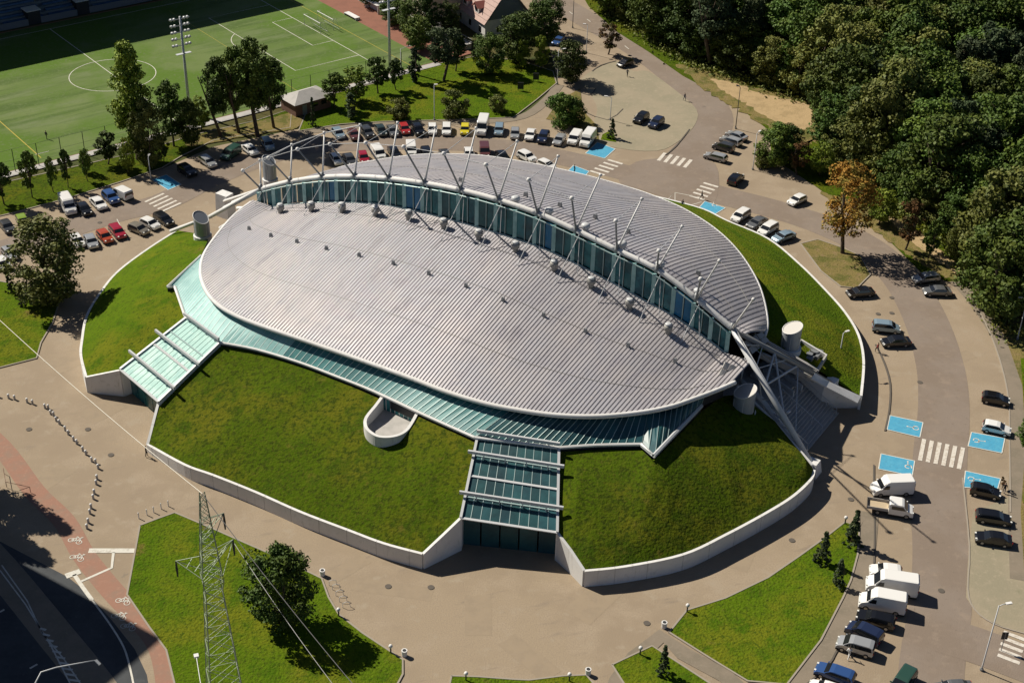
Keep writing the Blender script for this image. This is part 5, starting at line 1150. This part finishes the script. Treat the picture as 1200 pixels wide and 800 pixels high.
lamp_post(509, 141, 7.6, 'lamp with a white globe head on the upper lawn', (.1, 0, 0))
lamp_post(470, 88, 6.0, 'white twin lamp leaning beside the red track', (1.5, 1.0, 0), 'white')
lamp_post(1192, 398, 7.5, 'pale lamp under the huge right-edge tree', (-.8, 0, 0))
lamp_post(177, 211, 4.6, 'short lamp post at the tree foot above the left blue bay', (0, .5, 0))
lamp_post(6, 333, 5, 'x') if False else None
lamp_post(981, 433, 3.6, 'small garden lamp on the right grass bank below the plant pit', (.4, .2, 0), z=3.0)
lamp_post(914, 528, 3.2, 'small garden lamp on the front grass bank by the arch foot', (.3, .3, 0), z=3.0)
# curved road lamp at the bottom left
t = thing('street_lamp', 'curved road lamp reaching over the shaded road at the bottom left', 'street lamp', at(42, 850), 0, 'street lamps')
p0 = Vector(t.location); top = [Vector((0, 0, 0)), Vector((0, 0, 5.0))]+[at(x, y, 7.2)-p0 for x, y in ((40, 796), (48, 787), (66, 781.5), (90, 777), (112, 773))]
top[1] = Vector((0, 0, 5.6)); b = MB(); b.tube([top[0], top[1], top[2]-Vector((0, 0, .6)), top[3], top[4], top[5], top[6]], [.12, .1, .09, .08, .08, .07, .06], 8); link('pole', b.mesh('pole', M['steel'], True), t)
b = MB(); b.bar(top[6], top[6]+Vector((.5, -.3, -.35)), .3, .14); link('lamp_head', b.mesh('lamp_head', M['steel']), t)
def bollard(px, py, label, group, kind='post', z=.03):
    p = at(px, py); t = thing({'post': 'bollard', 'light': 'bollard_light', 'bin': 'litter_bin', 'stake': 'bollard'}[kind], label, {'post': 'bollard', 'light': 'bollard light', 'bin': 'litter bin', 'stake': 'bollard'}[kind], (p.x, p.y, z), 0, group)
    b = MB()
    if kind == 'post': b.tube([(0, 0, 0), (0, 0, .6)], [.16, .15], 10); link('post', b.mesh('post', M['concrete']), t); b = MB(); b.ball((0, 0, .62), .19, 8, 0, .8); link('cap', b.mesh('cap', M['white'], True), t)
    elif kind == 'stake': b.tube([(0, 0, 0), (0, 0, .8)], .07, 8); link('post', b.mesh('post', M['white']), t); b = MB(); b.ball((0, 0, .85), .1, 6); link('cap', b.mesh('cap', M['white']), t)
    elif kind == 'light': b.tube([(0, 0, 0), (0, 0, .95)], .09, 8); link('post', b.mesh('post', M['dark']), t); b = MB(); b.ball((0, 0, 1.1), .26, 8); link('globe', b.mesh('globe', M['white'], True), t)
    else: b.tube([(0, 0, 0), (0, 0, .85)], [.3, .36], 12); link('shell', b.mesh('shell', M['white']), t); b = MB(); b.tube([(0, 0, .83), (0, 0, .88)], .22, 10); link('opening', b.mesh('opening', M['dark']), t)
BL = [(x/6.667, 440+y/6.667+1.5) for x, y in ((68, 167), (115, 177), (213, 200), (255, 212), (352, 244), (378, 250), (397, 292), (420, 305), (440, 345), (464, 368), (510, 418), (534, 450), (576, 497), (600, 523), (648, 577), (672, 607), (718, 660), (748, 674), (768, 716))]
BL += [(x/5.714, 540+y/5.714+1.5) for x, y in ((650, 113), (645, 147), (632, 210), (625, 245), (611, 307), (603, 343), (592, 405), (583, 443))]+[(-8, 464), (-2, 465)]
for i, (x, y) in enumerate(BL):
    bollard(x, y, 'white-topped stone bollard '+('in the lower straight leg of the forecourt row' if y > 560 else 'at the left end of the forecourt row' if x < 45 else 'in the slanting middle of the forecourt row'), 'bollards in the curved row on the left forecourt')
for x, y in ((930, 378), (985, 356), (1030, 338), (1080, 315), (1128, 297)): bollard(x/5.714, 540+y/5.714+1, 'thin white post in the short row above the lawn corner by the pylon', 'thin white posts by the lawn corner', 'stake')
for x, y, lb in ((397, 722, 'globe light on the kerb right of the big lawn tree'), (458, 765, 'globe light at the lawn tip above the tree shadow'), (546, 797, 'globe light on the bottom grass strip left end'), (667, 798, 'globe light on the bottom grass strip right end'), (750, 767, 'globe light at the top of the lawn with the lone spruce'), (805, 717, 'globe light at the corner of the big right lawn'), (990, 614, 'white globe light at the tip of the right lawn by the spruces')): bollard(x, y, lb, 'globe lights along the lawns', 'light')
for x, y, lb in ((378, 674, 'white litter bin at the lawn kerb left of the forecourt'), (474, 768, 'white litter bin beside the big tree shadow'), (689, 790, 'white litter bin between the two bottom lawns'), (778, 735, 'white litter bin at the fork of the bottom right paths')): bollard(x, y, lb, 'litter bins on the forecourt', 'bin')
for i, (x, y) in enumerate(((390, 685), (394, 690), (398, 697), (402, 704), (406, 711))):
    p = at(x, y); b = MB(); b.tube([(p.x-.45, p.y-.1, .0), (p.x-.4, p.y-.1, .7), (p.x, p.y, .85), (p.x+.4, p.y+.1, .7), (p.x+.45, p.y+.1, 0)], .035, 6); tag(b.build('bicycle_rack', M['steel']), 'steel hoop of the bicycle rack beside the big lawn tree', 'bicycle rack', 'bicycle rack hoops')
for x, y, lb in ((628, 96, 'upper of two dark notice boards on the upper lawn'), (610, 107, 'lower of two dark notice boards on the upper lawn')):
    p = at(x, y); t = thing('notice_board', lb, 'notice board', (p.x, p.y, .1)); b = MB(); b.box((0, 0, 1.15), (1.3, .15, 1.5)); link('panel', b.mesh('panel', M['dark']), t)
    for k in (-.5, .5): b = MB(); b.tube([(k, 0, 0), (k, 0, .5)], .05, 6); link('leg', b.mesh('leg', M['grey']), t)
p = at(1173, 762); t = thing('road_sign', 'dark road sign seen from behind beside the bottom right zebra crossing', 'road sign', (p.x, p.y, .05)); b = MB(); b.tube([(0, 0, 0), (0, 0, 2.9)], .05, 6); link('pole', b.mesh('pole', M['grey']), t); b = MB(); b.box((0, .05, 2.3), (.75, .06, 1.1)); link('panel', b.mesh('panel', M['dark']), t)
p = at(7, 571); t = thing('metal_barrier', 'thin dark metal frame barrier beside the red cycle path at the left edge', 'barrier', (p.x, p.y, .05)); q = [at(5, 555)-p, at(8, 571)-p, at(36, 577)-p, at(24, 581)-p]
for i in range(3): b = MB(); b.tube([q[i]+Vector((0, 0, .9)), q[i+1]+Vector((0, 0, .9))], .04, 6); b.tube([q[i], q[i]+Vector((0, 0, .9))], .04, 6); link('rail', b.mesh('rail', M['brick']), t)
# pitch fence
ft = thing('pitch_fence', 'row of tall dark fence posts with thin rails along the near side of the pitch', 'fence', uv(60, 34.0, .15))
o0 = Vector(ft.location); us = [122-4.6*i for i in range(30)]
pm = MB(); pm.tube([(0, 0, 0), (0, 0, 4.6)], .07, 6); pme = pm.mesh('post', M['dark'])
for u in us: link('post', pme, ft, uv(u, 34.0, .15)-o0)
for zz in (1.1, 2.4, 4.6):
    b = MB(); b.bar(uv(122, 34, .15+zz)-o0, uv(us[-1], 34, .15+zz)-o0, .03, .03); link('rail', b.mesh('rail', M['dark']), ft)
# floodlight masts
def flood(px, py, h, label, rows):
    p = at(px, py); t = thing('floodlight_mast', label, 'floodlight mast', (p.x, p.y, .1), 0, 'floodlight masts'); b = MB(); b.tube([(0, 0, 0), (0, 0, h*.5), (0, 0, h)], [.33, .27, .2], 12); link('pole', b.mesh('pole', M['steel'], True), t)
    al = math.atan2(cu.y, cu.x)
    for r_ in range(rows):
        z = h-.5-r_*1.35; b = MB(); e = cu*2.0; b.bar((-e.x, -e.y, z), (e.x, e.y, z), .12, .12); o = link('lamp_rail', b.mesh('lamp_rail', M['grey']), t)
        for k in (-1.8, -1.1, 1.1, 1.8):
            b = MB(); c = cu*k+cv*(-.25); b.tube([Vector((c.x, c.y, z)), Vector((c.x, c.y, z))-cv*.35+Vector((0, 0, -.12))], [.22, .34], 10); link('floodlight', b.mesh('floodlight', M['grey'], True), o)
            b = MB(); c2 = Vector((c.x, c.y, z))-cv*.37+Vector((0, 0, -.13)); b.ball(c2+cv*.3+Vector((0, 0, .15)), .26, 8); link('reflector', b.mesh('reflector', M['lamp_lens'], True), o)
    b = MB(); e = cu*1.6; b.bar((-e.x, -e.y, h-rows*1.35-.9), (e.x, e.y, h-rows*1.35-.9), .8, .08); link('platform', b.mesh('platform', M['steel']), t)
flood(222.5, 133, 20.5, 'tall floodlight mast with rows of lamps rising in front of the pitch', 5)
flood(457, 80, 21.0, 'grey floodlight mast near the red track, its lamps at the top photo edge', 5)
# goals
def goal(u0, w_, h, dp, label):
    t = thing('football_goal', label, 'goal', uv(u0, 0, .17)); o0 = Vector(t.location); b = MB()
    A, Bq = uv(u0, -w_/2, .17)-o0, uv(u0, w_/2, .17)-o0; up = Vector((0, 0, h)); bk = -cu*dp
    b.tube([A, A+up, Bq+up, Bq], .09, 6); link('goal_frame', b.mesh('goal_frame', M['white']), t)
    b = MB(); b.tube([A+up, A+up+bk*.5, A+bk, Bq+bk, Bq+up+bk*.5, Bq+up], .04, 5); link('net_support', b.mesh('net_support', M['white']), t)
    b = MB()
    for i in range(13): x = A.lerp(Bq, i/12); b.tube([x+up, x+up+bk*.5, x+bk], .012, 3, cap=False)
    for k in (.25, .5, .75, 1.0): b.tube([A+up*(1-k)+bk*(.5+.5*k), Bq+up*(1-k)+bk*(.5+.5*k)], .012, 3, cap=False)
    link('net', b.mesh('net', M['line']), t)['kind'] = 'stuff'
goal(0, 7.32, 2.44, 2.0, 'white football goal on the far goal line'); goal(-3.6, 7.0, 2.6, 1.6, 'second white goal frame standing behind the first')
# terrace wall, dugouts beyond the red track
def ux(u0, u1, v0, v1): return [uv(u0, v0), uv(u1, v0), uv(u1, v1), uv(u0, v1)]
t = thing('spectator_terrace', 'pale concrete spectator terrace beyond the red running track', 'terrace', uv(-21, 8))
for k in range(3): b = MB(); q = ux(-19.6-1.3*k, -20.9-1.3*k, -45, 31); b.prism(q, 0, .4+.45*k); P_(b, 'terrace_step', M['concrete'], t)
b = MB()
for i in range(46): a = uv(-23.7, -44+i*1.65); b.tube([a, a+Vector((0, 0, 2.2))], .04, 4)
for zz in (1.5, 2.2): b.bar(uv(-23.7, -44, zz), uv(-23.7, 31, zz), .05, .05)
P_(b, 'railing', M['steel'], t)
for u0, v0, L2, lb in ((-18.0, -2.5, 5.5, 'white dugout shelter on the red running track'), (-11.2, -1.5, 5.0, 'long low white bench at the inner edge of the red track'), (-18.5, 29, 3.0, 'small white shelter at the near end of the red track')):
    t = thing('team_shelter' if u0 != -11.2 else 'white_bench', lb, 'shelter' if u0 != -11.2 else 'bench', uv(u0, v0, .16)); hh = 2.0 if u0 != -11.2 else .5
    b = MB(); b.prism(ux(u0, u0-1.4, v0-L2/2, v0+L2/2), .3+hh-.1, .3+hh); P_(b, 'roof' if hh > 1 else 'seat', M['white'], t)
    b = MB(); b.prism(ux(u0-1.3, u0-1.4, v0-L2/2, v0+L2/2), .16, .3+hh-.1); P_(b, 'back_panel', M['white'], t)
    for s in (-1, 1): b = MB(); b.prism(ux(u0-.05, u0-1.25, v0+s*L2/2-.05, v0+s*L2/2+.05), .16, .3+hh-.1); P_(b, 'side_panel', M['white'], t)
# grandstand with roof
gs = thing('grandstand', 'long blue-seated grandstand in deep shade at the top left', 'grandstand', uv(58, -45))
for k in range(14):
    b = MB(); b.prism(ux(4, 114, -39.5-k*1.6, -41.1-k*1.6), 0, 1.0+k*.8); P_(b, 'stand_tier', M['bluegrey'], gs)
    b = MB()
    for i in range(10):
        u0 = 5+i*11; b.prism(ux(u0, u0+9.6, -40.2-k*1.6, -40.9-k*1.6), 1.0+k*.8, 1.42+k*.8)
    P_(b, 'seat_row', M['seat'], gs)
b = MB(); b.prism(ux(4, 114, -39.3, -39.45), 0, 1.5); P_(b, 'front_wall', M['blueglass2'] if 'blueglass2' in M else M['capgrey'], gs)
for u0 in (38, 50, 70):
    b = MB(); b.prism(ux(u0, u0+3, -39.2, -42.4), .01, 3.2); P_(b, 'stand_exit', M['dark'], gs); b = MB(); b.prism(ux(u0-.2, u0+3.2, -39.0, -42.5), 3.2, 3.4); P_(b, 'exit_roof', M['white'], gs)
b = MB(); b.add([uv(1, -37, 21.5), uv(117, -37, 21.5), uv(117, -66, 19.5), uv(1, -66, 19.5), uv(1, -37, 21.9), uv(117, -37, 21.9), uv(117, -66, 19.9), uv(1, -66, 19.9)], [(3, 2, 1, 0), (4, 5, 6, 7), (0, 1, 5, 4), (1, 2, 6, 5), (2, 3, 7, 6), (3, 0, 4, 7)]); P_(b, 'roof', M['steel'], gs)
b = MB(); b.prism(ux(1, 117, -65, -66), 0, 19.5); P_(b, 'back_wall', M['bluegrey'], gs)
for i in range(12): b = MB(); u0 = 3+i*10.2; b.tube([uv(u0, -60, 10), uv(u0, -60, 20)], .3, 8); b.tube([uv(u0, -60, 19.4), uv(u0, -37.5, 21.4)], .25, 6); P_(b, 'roof_column', M['steel'], gs)
# storage shed
sc = [at(347, 137), at(387, 126), at(378, 112), at(336, 128)]
A = at(347, 138); dx = (at(388, 126)-A); dx.z = 0; Ln = dx.length; dx.normalize(); dy = Vector((-dx.y, dx.x, 0)); t = thing('storage_shed', 'small shed with a white hipped roof by the pitch fence', 'shed', (A.x, A.y, .1), math.atan2(dx.y, dx.x)); Wd = 5.5
b = MB(); b.box((Ln/2, Wd/2, 1.35), (Ln, Wd, 2.7)); link('wall', b.mesh('wall', M['brick']), t)
b = MB(); e = .5; b.add([(-e, -e, 2.7), (Ln+e, -e, 2.7), (Ln+e, Wd+e, 2.7), (-e, Wd+e, 2.7), (Wd/2, Wd/2, 4.1), (Ln-Wd/2, Wd/2, 4.1)], [(0, 1, 5, 4), (1, 2, 5), (2, 3, 4, 5), (3, 0, 4), (3, 2, 1, 0)]); link('roof', b.mesh('roof', M['concrete']), t)
b = MB(); b.box((Ln*.25, -.03, 1.05), (1.1, .08, 2.1)); link('door', b.mesh('door', M['grey']), t)
for k in (.55, .8): b = MB(); b.box((Ln*k, -.03, 1.6), (1.2, .08, .8)); link('window', b.mesh('window', M['window']), t)
# red-roofed house and cream building
def house(label, P0, ang, L2, Wd, hw, hr, wallm, roofm, dorm, n1, gabm=None):
    t = thing('house', label, 'house', (P0.x, P0.y, 0), ang)
    b = MB(); b.box((L2/2, Wd/2, hw/2), (L2, Wd, hw)); link('wall', b.mesh('wall', M[wallm]), t)
    for x in (0.02, L2-.02): b = MB(); b.add([(x, 0, hw), (x, Wd, hw), (x, Wd/2, hw+hr-.15)], [(0, 1, 2)]); link('gable', b.mesh('gable', M[gabm or wallm]), t)
    rf = bpy.data.objects.new('roof', None); COL.objects.link(rf); rf.parent = t; e = .6
    for s in (0, 1):
        y0, y1 = (-e, Wd/2) if s == 0 else (Wd+e, Wd/2); z0 = hw-e*hr/(Wd/2); n = 9
        for i in range(n):
            f = lambda k: (y0+(y1-y0)*k, z0+(hw+hr-z0)*k); (ya, za), (yb, zb) = f(i/n), f((i+1)/n); b = MB(); b.slab([(-e, ya, za+.1), (L2+e, ya, za+.1), (L2+e, yb, zb+.03), (-e, yb, zb+.03)], .12); link('tile_course', b.mesh('tile_course', M[roofm]), rf)
    for x in dorm:
        y0 = .4; zb = hw+.6; b = MB(); b.box((x, 1.6, zb+.8), (2.0, 2.6, 1.7)); d = link('dormer', b.mesh('dormer', M[wallm]), t)
        for s in (-1, 1): b = MB(); b.slab([(x, -.2, zb+2.6), (x+s*1.5, -.2, zb+1.35), (x+s*1.5, 4.4, zb+1.35), (x, 4.4, zb+2.6)], .12); link('dormer_roof', b.mesh('dormer_roof', M['redroof']), d)
        b = MB(); b.box((x, .27, zb+.8), (1.1, .06, 1.0)); link('window', b.mesh('window', M['window']), d)
    for z in ((1.6,) if hw < 5 else (1.6, 4.4, 7.2)[:int(hw//2.8)]):
        for i in range(n1):
            x = L2*(i+.5)/n1; b = MB(); b.box((x, -.02, z), (1.1, .08, 1.4)); w_ = link('window', b.mesh('window', M['window']), t); b = MB(); b.box((x, -.05, z-.78), (1.3, .16, .12)); link('sill', b.mesh('sill', M['white']), w_)
    for y_ in (Wd*.3, Wd*.7): b = MB(); b.box((L2+.02, y_, 1.8), (.08, 1.1, 1.4)); link('window', b.mesh('window', M['window']), t)
    return t
H0 = at(534, 22, 0); H1 = at(566, 44, 0); ang = math.atan2(H1.y-H0.y, H1.x-H0.x)
house('house with a pale red tiled roof and two red dormers among trees at the top', H0, ang, (H1-H0).length+1, 12, 4.2, 7.5, 'white', 'pinkroof', ((H1-H0).length*.3, (H1-H0).length*.72), 3, 'bluegrey')  # the gable's shade is put into its blue-grey colour
H0 = at(468, 16, 0); H1 = at(500, 34, 0); ang = math.atan2(H1.y-H0.y, H1.x-H0.x)
house('cream building with rows of windows at the top edge behind trees', H0, ang, (H1-H0).length, 10, 8.6, 3, 'cream', 'pinkroof', (), 6)

# ------------------------------------------------------------ the lattice pylon and its wires
HP = 40.0; pt_ = at(237, 578, HP); py_ = thing('lattice_pylon', 'tall green-grey lattice power pylon rising from the bottom lawn', 'pylon', (pt_.x, pt_.y, 0), R(20))
wdt = lambda z: max(.22, 2.45*(1-z/HP)**1.0*.98+.12) if z < 30 else .22+ (HP-z)*.075
LV = [0]; 
while LV[-1] < HP-.8: LV.append(LV[-1]+max(1.0, wdt(LV[-1])*1.45))
LV[-1] = HP
cn = lambda z, k: Vector((wdt(z)*(1 if k in (0, 3) else -1), wdt(z)*(1 if k < 2 else -1), z))
for k in range(4): b = MB(); b.tube([cn(z, k) for z in LV], .045, 4); link('corner_leg', b.mesh('corner_leg', M['pylon']), py_)
for i in range(len(LV)-1):
    z0, z1 = LV[i], LV[i+1]; b = MB()
    for k in range(4):
        a, c, d, e = cn(z0, k), cn(z1, (k+1) % 4), cn(z0, (k+1) % 4), cn(z1, k); b.bar(a, c, .04, .04); b.bar(d, e, .04, .04)
        if i % 2 == 0: b.bar(a, d, .04, .04)
    link('lattice_bracing', b.mesh('lattice_bracing', M['pylon']), py_)
Mi = Matrix.Rotation(-R(20), 4, 'Z')
def loc(px, py, z): return Mi @ (at(px, py, z)-Vector((pt_.x, pt_.y, 0)))
for (tx, ty), z, in (((206, 657), 31.6), ((273, 632), 31.6), ((262, 601), 36)):
    tip = loc(tx, ty, z); b = MB()
    for k in range(4):
        z_ = z+(.7 if k in (0, 1) else -.7); b.bar(cn(z_, k), tip, .055, .055)
    for f in (.3, .6): b.bar(cn(z, 0).lerp(tip, f)+Vector((0, 0, .3)), cn(z, 2).lerp(tip, f)-Vector((0, 0, .2)), .06, .06)
    link('crossarm', b.mesh('crossarm', M['pylon']), py_)
    b = MB(); b.tube([tip, tip-Vector((0, 0, 1.0)), tip-Vector((0, 0, 1.9))], [.07, .13, .07], 6); link('insulator', b.mesh('insulator', M['dark']), py_)
b = MB(); p = loc(230, 768, 9); b.tube([p, cn(9, 1)], .05, 5); b.box(p, (.5, .5, .25)); link('warning_lamp', b.mesh('warning_lamp', M['white']), py_)
def wire(label, a, c, sag, r, m):
    P = []
    for i in range(25): t = i/24; p = a.lerp(c, t); p.z -= sag*4*t*(1-t); P.append(p)
    b = MB(); b.tube(P, r, 5); tag(b.build('power_line', M[m]), label, 'power line', 'overhead power lines')
top_ = Vector((pt_.x, pt_.y, HP))
wire('thin pale overhead wire running from the left edge to the pylon top', at(-40, 338, 47), top_, 0.6, .035, 'wire')
wire('thin overhead wire running from the pylon top down past the big lawn tree', top_, at(440, 832, 34), .5, .035, 'darkwire')
wire('dark overhead wire running from the pylon arm to the bottom edge', at(273, 634, 29.8), at(412, 830, 31), .5, .03, 'darkwire')

# ------------------------------------------------------------ tower block left of the frame (it shades the road) and trees beside it
a, c = at(0, 634), at(240, 780); dl = (a-c).normalized(); sh = Vector((math.cos(R(SUN_AZ)), math.sin(R(SUN_AZ)), 0)); P0 = at(105, 703)-sh*46; dl = -sh; q0 = Vector((P0.x, P0.y, 0)); sd = Vector((dl.y, -dl.x, 0));
if sd.y > 0: sd = -sd
t = thing('tower_block', 'grey tower block outside the left photo edge shading the road', 'building', (q0.x, q0.y, 0), math.atan2(dl.y, dl.x))
ys_ = -1 if (Matrix.Rotation(math.atan2(dl.y, dl.x), 3, 'Z') @ Vector((0, 1, 0))).dot(sd) < 0 else 1
b = MB(); b.box((9, ys_*22, 27), (18, 44, 54)); link('wall', b.mesh('wall', M['concrete']), t)
for f in range(17):
    b = MB(); b.box((-.02, ys_*22, 3+f*3), (.1, 41, 1.4)); link('window_band', b.mesh('window_band', M['window']), t)
    b = MB(); b.box((9, -ys_*.02, 3+f*3), (15, .1, 1.4)); link('window_band', b.mesh('window_band', M['window']), t)
for i, (x, y, z, k) in enumerate(((-72, 452, 15, 'poplar'), (-108, 470, 16, 'poplar'), (-60, 492, 11, 'birch'), (-140, 480, 17, 'poplar'), (-96, 510, 12, 'birch'))):
    g = at(x, y, z); tree(k, (g.x, g.y, 0), z+4.0, ('tallest', 'slim', 'drooping', 'farthest', 'smaller drooping')[i]+' tree just outside the left edge, its shadow streaking over the forecourt', None, .85)
